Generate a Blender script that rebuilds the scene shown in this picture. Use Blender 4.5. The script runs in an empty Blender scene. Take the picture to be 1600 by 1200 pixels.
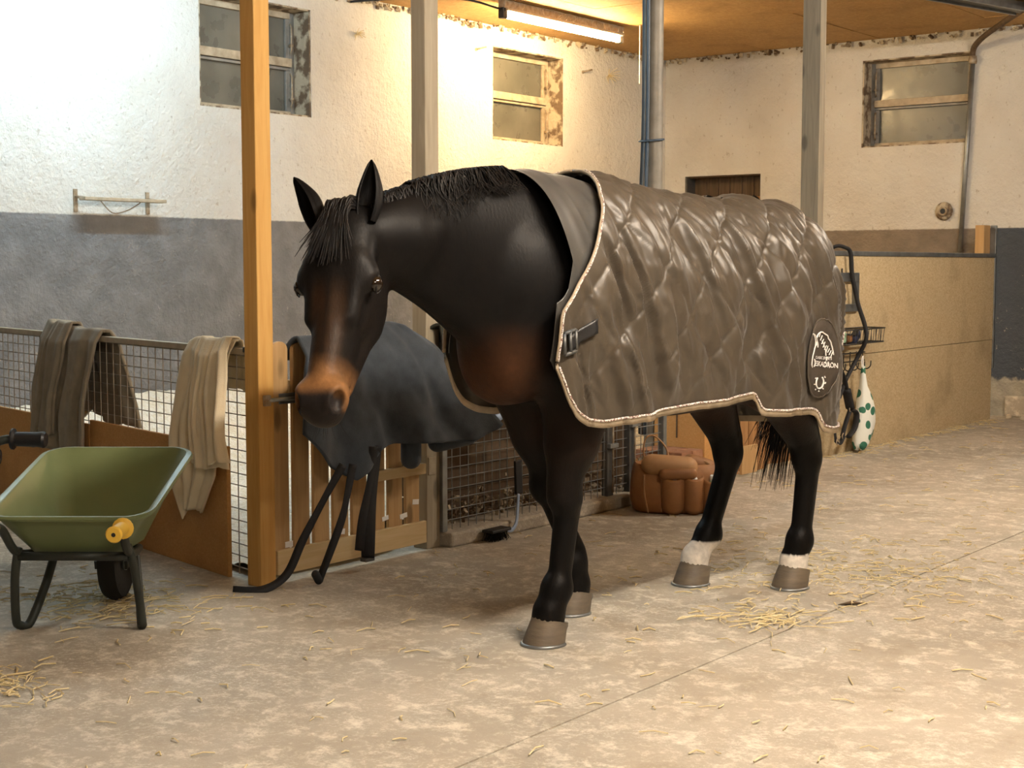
import bpy, bmesh, math, random
import numpy as np
from mathutils import Vector, Matrix
random.seed(7); rng = np.random.default_rng(7)
sc = bpy.context.scene
COL = sc.collection
PI = math.pi

# ------------------------------------------------------------------ camera, world, exposure
YAW = math.radians(38.1); PITCH = math.atan(185/2285.)
cd = bpy.data.cameras.new('camera'); cam = bpy.data.objects.new('camera', cd); COL.objects.link(cam)
cam.location = (0, 0, 1.35); cam.rotation_euler = (PI/2-PITCH, 0, YAW)
cd.sensor_width = 36; cd.lens = 2285/1600*36; cd.clip_start = .05
sc.camera = cam
w = bpy.data.worlds.new('world'); sc.world = w; w.use_nodes = True
w.node_tree.nodes['Background'].inputs[0].default_value = (.8, .88, 1, 1)
w.node_tree.nodes['Background'].inputs[1].default_value = .15
vs = sc.view_settings
vs.view_transform = 'Standard'; vs.look = 'None'; vs.gamma = 1; vs.use_curve_mapping = False
vs.exposure = 1.0
WARM = (1, .70, .34); NEUT = (1, .89, .75); COOL = (.58, .84, 1.0)
P_TUBE_BACK, P_TUBE_STALL, P_TUBE_AISLE, P_TUBE_FAR, P_FILL_NEAR = 110, 82, 290, 185, 125

# ------------------------------------------------------------------ helpers: objects
ORG = {}
def tag(o, label=None, cat=None, group=None, kind=None):
    if label: o['label'] = label
    if cat: o['category'] = cat
    if group: o['group'] = group
    if kind: o['kind'] = kind
    return o
def thing(name, loc, label=None, cat=None, group=None, kind=None, local=False, rz=0):
    o = bpy.data.objects.new(name, None); COL.objects.link(o)
    o.location = loc; o.rotation_euler = (0, 0, rz); o.empty_display_size = .1
    ORG[o.name] = Vector((0, 0, 0)) if local else Vector(loc)
    return tag(o, label, cat, group, kind)
def link(name, me, parent=None):
    o = bpy.data.objects.new(name, me); COL.objects.link(o)
    if parent is not None:
        o.parent = parent; ORG[o.name] = ORG[parent.name]
    else: ORG[o.name] = Vector((0, 0, 0))
    return o
class MB:
    def __init__(s): s.v = []; s.f = []
    def add(s, vs_, fs):
        n = len(s.v); s.v += [tuple(p) for p in vs_]; s.f += [tuple(i+n for i in q) for q in fs]; return s
    def box(s, c, d, rz=0, rx=0, ry=0, taper=1, shift=(0, 0)):
        M = Matrix.Rotation(rz, 3, 'Z') @ Matrix.Rotation(ry, 3, 'Y') @ Matrix.Rotation(rx, 3, 'X')
        P = []
        for z in (-.5, .5):
            k = taper if z > 0 else 1; sx, sy = shift if z > 0 else (0, 0)
            for x, y in ((-.5, -.5), (.5, -.5), (.5, .5), (-.5, .5)):
                P.append(M @ Vector((x*d[0]*k+sx, y*d[1]*k+sy, z*d[2])) + Vector(c))
        return s.add(P, [(3, 2, 1, 0), (4, 5, 6, 7), (0, 1, 5, 4), (1, 2, 6, 5), (2, 3, 7, 6), (3, 0, 4, 7)])
    def b2(s, lo, hi):
        return s.box([(a+b)/2 for a, b in zip(lo, hi)], [abs(b-a) for a, b in zip(lo, hi)])
    def tube(s, pts, r, n=8, cap=True, closed=False, flat=1.0, upv=None):
        pts = [Vector(p) for p in pts]; m = len(pts)
        rr = r if isinstance(r, (list, tuple)) else [r]*m
        rings = []; prev = None
        for i, p in enumerate(pts):
            a = pts[max(i-1, 0)] if not closed else pts[i-1]
            b = pts[min(i+1, m-1)] if not closed else pts[(i+1) % m]
            t = (b-a).normalized() if (b-a).length > 1e-9 else Vector((0, 0, 1))
            if prev is None:
                u = Vector(upv) if upv else (Vector((0, 0, 1)) if abs(t.z) < .9 else Vector((1, 0, 0)))
            else: u = prev
            u = (u - t*u.dot(t))
            u = u.normalized() if u.length > 1e-6 else t.orthogonal().normalized()
            prev = u; w_ = t.cross(u)
            rings.append([p + (u*math.cos(2*PI*k/n)*flat + w_*math.sin(2*PI*k/n))*rr[i] for k in range(n)])
        V = [q for R in rings for q in R]; Fc = []
        for i in range(m if closed else m-1):
            j = (i+1) % m
            for k in range(n): Fc.append((i*n+k, i*n+(k+1) % n, j*n+(k+1) % n, j*n+k))
        if cap and not closed: Fc += [tuple(range(n-1, -1, -1)), tuple((m-1)*n+k for k in range(n))]
        return s.add(V, Fc)
    def lathe(s, prof, c=(0, 0, 0), n=16, axis=None):
        M = Vector((0, 0, 1)).rotation_difference(Vector(axis)).to_matrix() if axis is not None else Matrix.Identity(3)
        V = [M @ Vector((r*math.cos(2*PI*k/n), r*math.sin(2*PI*k/n), z)) + Vector(c) for r, z in prof for k in range(n)]
        m = len(prof); Fc = [(i*n+k, i*n+(k+1) % n, (i+1)*n+(k+1) % n, (i+1)*n+k) for i in range(m-1) for k in range(n)]
        Fc += [tuple(range(n-1, -1, -1)), tuple((m-1)*n+k for k in range(n))]
        return s.add(V, Fc)
    def grid(s, P):                       # P: rows x cols of points
        P = np.asarray(P); r, c = P.shape[:2]
        Fc = [(i*c+j, i*c+j+1, (i+1)*c+j+1, (i+1)*c+j) for i in range(r-1) for j in range(c-1)]
        return s.add(P.reshape(-1, 3).tolist(), Fc)
    def build(s, name, m=None, parent=None, smooth=False, bevel=0, solid=0, auto=None):
        me = bpy.data.meshes.new(name)
        o0 = ORG[parent.name] if parent is not None else Vector((0, 0, 0))
        me.from_pydata([(p[0]-o0.x, p[1]-o0.y, p[2]-o0.z) for p in s.v], [], s.f); me.update()
        bm = bmesh.new(); bm.from_mesh(me); bmesh.ops.recalc_face_normals(bm, faces=bm.faces); bm.to_mesh(me); bm.free()
        if smooth: me.shade_smooth()
        o = link(name, me, parent)
        if m: me.materials.append(m)
        if solid:
            k = o.modifiers.new('thick', 'SOLIDIFY'); k.thickness = solid; k.offset = 0
        if bevel:
            k = o.modifiers.new('bevel', 'BEVEL'); k.width = bevel; k.segments = 2; k.limit_method = 'ANGLE'
        if auto is not None and smooth:
            me.set_sharp_from_angle(angle=math.radians(auto))
        return o
def copy_tree(o, parent=None):
    c = o.copy(); COL.objects.link(c); c.parent = parent; ORG[c.name] = ORG[o.name]
    for ch in o.children: copy_tree(ch, c)
    return c
def arc(pts, n=6):                        # Catmull-Rom through points
    P = [Vector(p) for p in pts]; out = []
    for i in range(len(P)-1):
        p0, p1, p2, p3 = P[max(i-1, 0)], P[i], P[i+1], P[min(i+2, len(P)-1)]
        for k in range(n):
            t = k/n
            out.append(.5*((2*p1)+(p2-p0)*t+(2*p0-5*p1+4*p2-p3)*t*t+(3*p1-p0-3*p2+p3)*t**3))
    return out+[P[-1]]
_LAT = {}
def vnoise(x, y, seed=0):                 # smooth 2-D value noise in -1..1
    if seed not in _LAT: _LAT[seed] = np.random.default_rng(seed+100).uniform(-1, 1, (128, 128))
    L = _LAT[seed]; x = np.asarray(x, float); y = np.asarray(y, float)
    xi = np.floor(x).astype(int); yi = np.floor(y).astype(int); fx = x-xi; fy = y-yi
    fx = fx*fx*(3-2*fx); fy = fy*fy*(3-2*fy)
    g = lambda a, b: L[a % 128, b % 128]
    return (g(xi, yi)*(1-fx)+g(xi+1, yi)*fx)*(1-fy)+(g(xi, yi+1)*(1-fx)+g(xi+1, yi+1)*fx)*fy

# ------------------------------------------------------------------ helpers: materials
class NT:
    def __init__(s, name):
        s.m = bpy.data.materials.new(name); s.m.use_nodes = True; s.t = s.m.node_tree; s.n = s.t.nodes
        s.b = s.n['Principled BSDF']
        s.tc = s.n.new('ShaderNodeTexCoord'); s.geo = s.n.new('ShaderNodeNewGeometry')
        s.obj = s.tc.outputs['Object']; s.pos = s.geo.outputs['Position']
    def L(s, a, b): s.t.links.new(a, b)
    def setin(s, sock, v):
        if hasattr(v, 'is_linked') or isinstance(v, bpy.types.NodeSocket): s.L(v, sock)
        else: sock.default_value = v
    def noise(s, scale, vec=None, detail=4, rough=.55, stretch=None, dist=0):
        vec = vec or s.obj
        if stretch:
            mp = s.n.new('ShaderNodeMapping'); s.L(vec, mp.inputs[0]); mp.inputs['Scale'].default_value = stretch; vec = mp.outputs[0]
        t = s.n.new('ShaderNodeTexNoise'); s.L(vec, t.inputs['Vector'])
        t.inputs['Scale'].default_value = scale; t.inputs['Detail'].default_value = detail
        t.inputs['Roughness'].default_value = rough; t.inputs['Distortion'].default_value = dist
        return t.outputs['Fac']
    def voro(s, scale, vec=None, feature='F1', out='Distance', stretch=None):
        vec = vec or s.obj
        if stretch:
            mp = s.n.new('ShaderNodeMapping'); s.L(vec, mp.inputs[0]); mp.inputs['Scale'].default_value = stretch; vec = mp.outputs[0]
        t = s.n.new('ShaderNodeTexVoronoi'); t.feature = feature; s.L(vec, t.inputs['Vector']); t.inputs['Scale'].default_value = scale
        return t.outputs[out]
    def ramp(s, fac, a, b, c0=0., c1=1.):
        r = s.n.new('ShaderNodeMapRange'); s.L(fac, r.inputs[0])
        r.inputs[1].default_value = a; r.inputs[2].default_value = b; r.inputs[3].default_value = c0; r.inputs[4].default_value = c1
        return r.outputs[0]
    def mix(s, fac, a, b):
        x = s.n.new('ShaderNodeMix'); x.data_type = 'RGBA'
        s.setin(x.inputs[0], fac)
        for sock, v in ((x.inputs[6], a), (x.inputs[7], b)):
            if isinstance(v, (tuple, list)): sock.default_value = (*v[:3], 1)
            else: s.L(v, sock)
        return x.outputs[2]
    def math(s, op, a, b=0.):
        x = s.n.new('ShaderNodeMath'); x.operation = op; s.setin(x.inputs[0], a); s.setin(x.inputs[1], b); return x.outputs[0]
    def sep(s, v):
        x = s.n.new('ShaderNodeSeparateXYZ'); s.L(v, x.inputs[0]); return x.outputs
    def color(s, c):
        if isinstance(c, (tuple, list)): s.b.inputs['Base Color'].default_value = (*c[:3], 1)
        else: s.L(c, s.b.inputs['Base Color'])
    def bump(s, h, strength=.3, dist=.01):
        x = s.n.new('ShaderNodeBump'); x.inputs['Strength'].default_value = strength; x.inputs['Distance'].default_value = dist
        s.L(h, x.inputs['Height']); s.L(x.outputs[0], s.b.inputs['Normal'])
    def set(s, **k):
        for a, v in k.items():
            s.setin(s.b.inputs[a.replace('_', ' ')], v)
        return s.m
def simple(name, c, rough=.6, metal=0, c2=None, scale=8, lo=.35, hi=.7, bump=0, bscale=60, bdist=.004, stretch=None, spec=.5):
    t = NT(name)
    if c2: t.color(t.mix(t.ramp(t.noise(scale, stretch=stretch), lo, hi), c, c2))
    else: t.color(c)
    if bump: t.bump(t.noise(bscale, stretch=stretch), bump, bdist)
    return t.set(Roughness=rough, Metallic=metal, Specular_IOR_Level=spec)
M = {}
def plaster(name, dado, blue=False):
    t = NT(name); z = t.sep(t.pos)
    white = t.mix(t.ramp(t.noise(1.3, t.pos), .35, .75), (.70, .69, .66), (.58, .55, .50))
    specks = t.ramp(t.noise(26, t.pos, 3, .7, stretch=(1, 1, .6)), .64, .69)
    streak = t.ramp(t.noise(9, t.pos, 5, .75, dist=2.5), .68, .72)
    white = t.mix(t.math('MULTIPLY', t.math('MAXIMUM', specks, streak), .55), white, (.36, .31, .25))
    edge = t.math('ADD', z[2], t.ramp(t.noise(30, t.pos), 0, 1, -.006, .006))
    grey = t.mix(t.ramp(t.noise(5, t.pos, 6), .35, .75), dado, [c*1.5 for c in dado])
    if blue:
        grey = t.mix(t.ramp(z[0], -4.79, -4.77), grey, (.075, .09, .115))  # dado beyond the partition: cast shadow painted in as dark blue-grey
    scuff = t.ramp(t.noise(14, t.pos, 6, .75, dist=1.5), .63, .68)
    low = t.ramp(z[2], 1.5, .7)
    grey = t.mix(t.math('MULTIPLY', scuff, t.math('MULTIPLY', low, .75)), grey, (.66, .62, .54))
    col = t.mix(t.ramp(edge, 1.680, 1.690), grey, white)
    conc = t.mix(t.ramp(t.noise(9, t.pos), .3, .7), (.30, .28, .23), (.46, .43, .36))
    if blue: col = t.mix(t.ramp(t.math('ADD', z[2], t.ramp(t.noise(12, t.pos), 0, 1, -.06, .06)), .33, .35), conc, col)
    t.color(col)
    h = t.math('ADD', t.noise(22, t.pos, 6, .65), t.math('MULTIPLY', t.noise(5, t.pos, 3), .8))
    t.bump(h, .8, .03)
    return t.set(Roughness=.8, Specular_IOR_Level=.25)
M['plaster_l'] = plaster('plaster_left', (.17, .17, .175))
M['plaster_b'] = plaster('plaster_back', (.20, .165, .13), True)
def floor_mat():
    t = NT('concrete_floor')
    a = t.ramp(t.noise(.9, t.pos, 5, .6), .35, .68)
    c = t.mix(a, (.31, .275, .22), (.45, .40, .325))
    b = t.ramp(t.noise(9, t.pos, 10, .82, dist=.25), .50, .62)
    c = t.mix(t.math('MULTIPLY', b, .7), c, (.74, .69, .58))
    b2 = t.ramp(t.noise(48, t.pos, 8, .85, dist=.4), .52, .64)
    c = t.mix(t.math('MULTIPLY', t.math('MULTIPLY', b2, t.ramp(t.noise(1.1, t.pos), .4, .6)), .8), c, (.80, .76, .66))
    d = t.ramp(t.noise(3.0, t.pos, 9, .8), .54, .70)
    c = t.mix(t.math('MULTIPLY', d, .55), c, (.24, .18, .11))
    e = t.ramp(t.noise(85, t.pos, 5, .8), .58, .70)
    c = t.mix(t.math('MULTIPLY', e, .5), c, (.20, .16, .11))
    t.color(c)
    t.bump(t.math('ADD', t.noise(45, t.pos, 6, .7), t.math('MULTIPLY', t.noise(6, t.pos, 4), 1.2)), .35, .01)
    return t.set(Roughness=t.ramp(t.noise(4, t.pos), .3, .7, .6, .85), Specular_IOR_Level=.3)
M['floor'] = floor_mat()
def chip(name, a, b, fleck, scale=60):
    t = NT(name)
    c = t.mix(t.voro(scale, out='Color', stretch=(1, 1, 1.6)), a, b)
    c = t.mix(t.math('MULTIPLY', t.ramp(t.noise(scale*1.5, detail=2), .6, .68), .6), c, fleck)
    c = t.mix(t.math('MULTIPLY', t.ramp(t.noise(2.2, detail=5), .52, .75), .45), c, [x*.5 for x in a])
    t.color(c); t.bump(t.noise(90), .2, .003)
    return t.set(Roughness=.75, Specular_IOR_Level=.25)
M['chipboard'] = chip('chipboard_pale', (.42, .32, .18), (.56, .45, .28), (.66, .55, .38))
M['osb_ceiling'] = chip('board_ceiling', (.40, .235, .085), (.52, .32, .13), (.60, .42, .2), 40)
M['board_orange'] = chip('board_orange', (.46, .235, .075), (.53, .28, .10), (.58, .34, .14), 80)
def wood(name, a, b, axis=2, knots=True):
    t = NT(name); st = [14, 14, 14]; st[axis] = .9
    g = t.noise(2.2, detail=6, rough=.6, stretch=st, dist=.8)
    c = t.mix(t.ramp(g, .35, .68), a, b)
    if knots:
        st2 = [6, 6, 6]; st2[axis] = 2.5
        k = t.ramp(t.voro(1., stretch=st2), .10, .17, 1, 0)
        c = t.mix(t.math('MULTIPLY', k, .65), c, [x*.3 for x in a])
    t.color(c); t.bump(g, .25, .004)
    return t.set(Roughness=.65, Specular_IOR_Level=.3)
M['wood_orange'] = wood('pine_orange', (.52, .28, .075), (.62, .37, .12))
M['wood_grey'] = wood('timber_grey', (.20, .165, .12), (.30, .26, .19))
M['wood_pale'] = wood('timber_pale', (.34, .29, .21), (.44, .38, .28))
M['wood_gate'] = wood('gate_pine', (.42, .255, .11), (.52, .34, .16))
M['wood_rail'] = wood('gate_rail', (.55, .40, .20), (.64, .49, .28), 1)
M['wood_old'] = wood('old_planks', (.26, .13, .05), (.40, .22, .09))
M['wood_dark'] = wood('dark_wood', (.07, .045, .025), (.13, .085, .05))
M['pole'] = simple('pole_paint', (.30, .275, .23), .55, .25, (.20, .18, .15), 8, bump=.1)
M['galv'] = simple('galvanised', (.34, .36, .37), .42, .85, (.22, .23, .23), 10, bump=.1)
M['steel_dark'] = simple('dark_steel', (.09, .10, .11), .5, .6, (.16, .15, .13), 12)
M['wire'] = simple('mesh_wire', (.33, .30, .25), .5, .6, (.22, .15, .09), 20)
M['wire_dark'] = simple('rack_wire', (.05, .048, .045), .45, .6)
M['angle_wood'] = simple('rail_edge', (.46, .40, .30), .6, .2, (.36, .30, .22), 20)
M['black_plastic'] = simple('black_plastic', (.012, .012, .013), .45)
M['cable_blue'] = simple('cable_blue', (.05, .08, .12), .4)
M['frame_paint'] = simple('window_paint', (.50, .42, .31), .6, 0, (.30, .24, .16), 14, bump=.3)
M['frame_grey'] = simple('window_grey', (.20, .20, .19), .6, .2, (.32, .30, .27), 14, bump=.3)
def glass():
    t = NT('dirty_glass')
    c = t.mix(t.ramp(t.noise(2.5, t.pos, 5), .3, .7), (.085, .085, .07), (.17, .165, .14)); t.color(c)
    return t.set(Roughness=t.ramp(t.noise(6, t.pos), .3, .7, .22, .42), Specular_IOR_Level=.6)
M['glass'] = glass()
M['mortar'] = simple('flaking_reveal', (.50, .43, .32), .85, 0, (.16, .11, .07), 9, .45, .56, bump=.8, bscale=25, bdist=.02)
def emit(name, c, s):
    t = NT(name); t.color((.9, .9, .9)); return t.set(Emission_Color=(*c, 1), Emission_Strength=s)
M['tarnish'] = simple('rusty_metal', (.30, .22, .14), .6, .5, (.45, .40, .32), 30)

# ------------------------------------------------------------------ the shell
XL, YB, ZC = -8.2, 13.03, 3.46
XR, YF = 3.6, -3.2
def wall_boxes(mb, axis, plane, thick, a0, a1, z0, z1, holes):
    A = sorted({a0, a1, *[h[0] for h in holes], *[h[1] for h in holes]}); Z = sorted({z0, z1, *[h[2] for h in holes], *[h[3] for h in holes]})
    for i in range(len(A)-1):
        for j in range(len(Z)-1):
            ca, cz = (A[i]+A[i+1])/2, (Z[j]+Z[j+1])/2
            if any(h[0] < ca < h[1] and h[2] < cz < h[3] for h in holes): continue
            if axis == 'y': mb.b2((plane-thick, A[i], Z[j]), (plane, A[i+1], Z[j+1]))
            else: mb.b2((A[i], plane, Z[j]), (A[i+1], plane+thick, Z[j+1]))
W1 = (6.88, 7.97, 2.48, 3.29); W2 = (10.18, 11.24, 2.465, 3.285); W3 = (-6.02, -4.98, 2.46, 3.27); HT = (-7.955, -7.085, 1.97, 2.26)
mb = MB(); wall_boxes(mb, 'y', XL, .34, YF, YB+.34, -.1, ZC, [W1, W2]); tag(mb.build('wall_left', M['plaster_l']), 'rough white plaster side wall with grey painted dado', kind='structure')
mb = MB(); wall_boxes(mb, 'x', YB, .34, XL, XR, -.1, ZC, [W3, HT]); tag(mb.build('wall_back', M['plaster_b']), 'rough cream plaster end wall with taupe painted dado', kind='structure')
tag(MB().b2((XR, YF, -.1), (XR+.2, YB+.34, ZC)).build('wall_right', M['wood_dark']), 'dark boarded wall across the aisle', kind='structure')
tag(MB().b2((XL-.34, YF-.2, -.1), (XR+.2, YF, ZC)).build('wall_front', M['wood_dark']), 'dark boarded wall behind the viewer', kind='structure')
# floor: concrete either side of a shallow gutter joint
GX0, GX1 = -2.497, -2.488
fl = thing('floor', (0, 0, 0), 'worn stained concrete stable floor strewn with straw', kind='structure')
MB().b2((XL-.3, YF-.2, -.12), (GX0, YB+.3, 0)).build('floor_slab', M['floor'], fl)
MB().b2((GX1, YF-.2, -.12), (XR+.2, YB+.3, 0)).build('floor_slab', M['floor'], fl)
MB().b2((GX0-.01, YF-.2, -.12), (GX1+.01, YB+.3, -.005)).build('floor_joint', M['floor'], fl)
# ceiling: wooden boards with joints
ce = thing('ceiling', (0, 0, ZC), 'orange brown board ceiling', kind='structure')
MB().b2((XL-.34, YF-.2, ZC+.03), (XR+.2, YB+.34, ZC+.12)).build('ceiling_backing', M['wood_dark'], ce)
pw, pl_ = 1.18, 2.41
i = 0; x = XL
while x < XR:
    y = YF - (1.2 if i % 2 else 0)
    while y < YB:
        y0, y1 = max(y, YF), min(y+pl_-.006, YB); x1 = min(x+pw-.008, XR)
        dz = random.uniform(0, .006)
        if y1 > y0: MB().b2((x, y0, ZC-dz), (x1, y1, ZC+.03)).build('ceiling_board', M['osb_ceiling'], ce)
        y += pl_
    x += pw; i += 1
# crumbly plaster along the top of the walls
mb = MB()
for k in range(420):
    if k % 3: p = (XL+random.uniform(0, .05), random.uniform(6, YB), ZC-random.uniform(0, .05))
    else: p = (random.uniform(XL, -3.5), YB-random.uniform(0, .05), ZC-random.uniform(0, .05))
    r = random.uniform(.01, .03); mb.box(p, (r, r*random.uniform(.6, 2), r*.8), random.uniform(0, 3), random.uniform(0, 3))
tag(mb.build('trim_1', M['mortar']), 'crumbling mortar where walls meet the ceiling', kind='structure')

def window(n, axis, plane, h, label, hw_left=False):
    a0, a1, z0, z1 = h
    loc = (plane, (a0+a1)/2, z0) if axis == 'y' else ((a0+a1)/2, plane, z0)
    r = thing('window_%d' % n, loc, label, kind='structure')
    def bx(a, b, za, zb, d0, d1, nm, m, bevel=.003, par=None):
        mb = MB()
        if axis == 'y': mb.b2((plane-d1, a, za), (plane-d0, b, zb))
        else: mb.b2((a, plane+d0, za), (b, plane+d1, zb))
        return mb.build(nm, m, par or r, bevel=bevel)
    D0, D1 = .17, .23
    fm = M['frame_grey'] if n in (1, 3) else M['frame_paint']
    bx(a0, a1, z0, z0+.012, .005, .33, 'sill', M['mortar'], 0); bx(a0, a1, z1-.012, z1, .005, .33, 'lintel', M['mortar'], 0)
    bx(a0, a0+.014, z0, z1, .005, .33, 'reveal', M['mortar'], 0); bx(a1-.014, a1, z0, z1, .005, .33, 'reveal', M['mortar'], 0)
    t = .055
    bx(a0+.014, a0+t, z0+.012, z1-.012, D0, D1, 'jamb', fm); bx(a1-t, a1-.014, z0+.012, z1-.012, D0, D1, 'jamb', fm)
    bx(a0+t, a1-t, z0+.012, z0+.05, D0, D1, 'bottom_rail', M['frame_paint']); bx(a0+t, a1-t, z1-.06, z1-.012, D0, D1, 'top_rail', M['frame_paint'])
    zm = (z0+z1)/2
    bx(a0+t, a1-t, zm-.02, zm+.045, D0-.02, D1, 'transom', M['frame_paint'])
    bx(a0+t, a1-t, zm-.045, zm-.024, D0, D1, 'transom_bead', fm)
    for za, zb in ((z0+.05, zm-.045), (zm+.045, z1-.06)):
        bx(a0+t, a1-t, za, zb, D0+.03, D0+.036, 'pane', M['glass'], 0)
        for e in (a0+t+.02, a1-t-.02):
            bx(e-.02, e+.02, za, zb, D0+.005, D0+.028, 'sash_stile', fm)
    e = (a0+.075) if hw_left else (a1-.075)                      # stay rods
    for za, zb in ((z0+.08, zm-.07), (zm+.08, z1-.1)):
        mb = MB(); P = lambda d, z: (plane-d, e, z) if axis == 'y' else (e, plane+d, z)
        mb.tube([P(.15, za), P(.135, za+.03), P(.135, zb-.03), P(.15, zb)], .008, 6); mb.tube([P(.12, za+.06), P(.16, za+.06)], .012, 6)
        mb.build('stay_rod', M['tarnish'], r, smooth=True)
window(1, 'y', XL, W1, 'deep set window above the grey dado, behind the orange post')
window(2, 'y', XL, W2, 'cream framed window under the lit tube lamp')
window(3, 'x', YB, W3, 'window in end wall beside the metal conduit', True)
# small boarded hatch in the end wall
r = thing('door_1', ((HT[0]+HT[1])/2, YB, HT[2]), 'small dark recessed hatch closed with old boards in end wall', kind='structure')
for k in range(6):
    a = HT[0]+.02+k*.138
    MB().b2((a, YB+.17, HT[2]+.075), (a+.132, YB+.20, HT[3]-.01)).build('board', M['wood_dark'], r, bevel=.003)
MB().b2((HT[0]+.02, YB+.12, HT[2]), (HT[1], YB+.2, HT[2]+.075)).build('ledge', M['wood_old'], r)
MB().b2((HT[0], YB+.005, HT[2]), (HT[0]+.02, YB+.3, HT[3])).build('side_lining', M['steel_dark'], r)
MB().b2((HT[0], YB+.02, HT[3]-.012), (HT[1], YB+.3, HT[3])).build('top_lining', M['wood_dark'], r)

# ------------------------------------------------------------------ lamps
def tube_lamp(x, y0, y1, z, warm, power, label, webs=False, group=None, tint=None):
    r = thing('tube_lamp', (x, (y0+y1)/2, ZC), label, 'lamp', group)
    MB().b2((x-.035, y0-.02, z+.05), (x+.035, y1+.02, ZC-.005)).build('housing', M['tarnish'], r, bevel=.006)
    MB().b2((x-.05, y0, z+.03), (x+.05, y1, z+.05)).build('reflector', M['frame_paint'], r, bevel=.004)
    tm = emit('tube_glow', tint or (WARM if warm else COOL), power/(PI*2*PI*.025*(y1-y0-.06)))
    MB().tube([(x, y0+.03, z), (x, y1-.03, z)], .025, 14).build('tube', tm, r, smooth=True, auto=60)
    for y in (y0, y1):
        MB().b2((x-.028, y-.03, z-.03), (x+.028, y+.03, z+.055)).build('end_holder', M['black_plastic'] if y == y0 else M['frame_paint'], r, bevel=.008)
    if webs:
        mb = MB()
        for k in range(26):
            a = random.uniform(y0, y1); p = [(x+.05+random.uniform(0, .03), a, z+.05), (x+.07, a+random.uniform(-.06, .06), z+.09), (x+.05, a+random.uniform(-.1, .1), ZC-.01)]
            mb.tube(arc(p, 4), .0022, 4)
        tag(mb.build('cobweb', M['frame_paint'], r), kind='stuff')
    return r
tube_lamp(-7.36, 9.27, 10.93, 3.34, True, P_TUBE_BACK, 'lit warm fluorescent tube lamp under ceiling above cream framed window', True)
tube_lamp(-7.05, 4.75, 6.45, 3.34, False, P_TUBE_STALL, 'cool white fluorescent tube lamp over the stall with the green wheelbarrow')
tube_lamp(-.75, 2.9, 4.6, 3.36, True, P_TUBE_AISLE, 'warm fluorescent tube lamp over the aisle beside the horse', tint=NEUT)
tube_lamp(-1.6, 8.2, 9.9, 3.36, True, P_TUBE_FAR, 'warm fluorescent tube lamp over the aisle facing the chipboard partition', tint=NEUT)
tube_lamp(1.0, -.6, 1.1, 3.36, True, P_FILL_NEAR, 'added fill tube lamp over the near end of the aisle, out of view', tint=(1, .92, .80))  # extra tube added as general fill for fence fronts and wheelbarrow
# ------------------------------------------------------------------ the horse (frame: s forward, l to its left, z up)
HA = math.radians(-103.5)
HF = np.array([math.cos(HA), math.sin(HA), 0]); HL = np.array([-HF[1], HF[0], 0]); HO = np.array([-3.05, 4.83, 0])
def h2w(P):
    P = np.asarray(P, float); return HO + P[..., 0:1]*HF + P[..., 1:2]*HL + P[..., 2:3]*np.array([0, 0, 1.])
#            s     top   bot   halfw  mid(fraction of height where widest) lateral
ST = np.array([
    [-.935, 1.20, 1.10, .03, .5, 0], [-.905, 1.36, .98, .085, .5, 0], [-.85, 1.45, .90, .135, .5, 0], [-.76, 1.515, .86, .19, .48, 0],
    [-.62, 1.570, .83, .25, .46, 0], [-.45, 1.588, .80, .285, .44, 0], [-.25, 1.572, .775, .29, .42, 0],
    [0., 1.585, .765, .295, .42, 0], [.22, 1.622, .775, .285, .42, 0], [.42, 1.645, .80, .255, .42, 0],
    [.56, 1.672, .83, .235, .42, 0], [.68, 1.685, .88, .205, .42, 0], [.80, 1.68, .95, .17, .42, .005],
    [.90, 1.672, 1.03, .14, .45, .015], [1.02, 1.652, 1.12, .120, .48, .02], [1.15, 1.622, 1.205, .108, .5, .04],
    [1.28, 1.59, 1.27, .098, .5, .06], [1.40, 1.55, 1.32, .085, .5, .085], [1.46, 1.48, 1.38, .03, .5, .10]])
def smooth_table(x, y, n=600, k=25):
    g = np.linspace(x[0], x[-1], n); t = np.interp(g, x, y); p = np.pad(t, k, mode='reflect', reflect_type='odd')
    for _ in range(2): p = np.convolve(p, np.ones(k)/k, mode='same')
    return g, p[k:-k]
STT = [smooth_table(ST[:, 0], ST[:, c]) for c in range(6)]
def stn(s, c): return np.interp(s, *STT[c])
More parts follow.
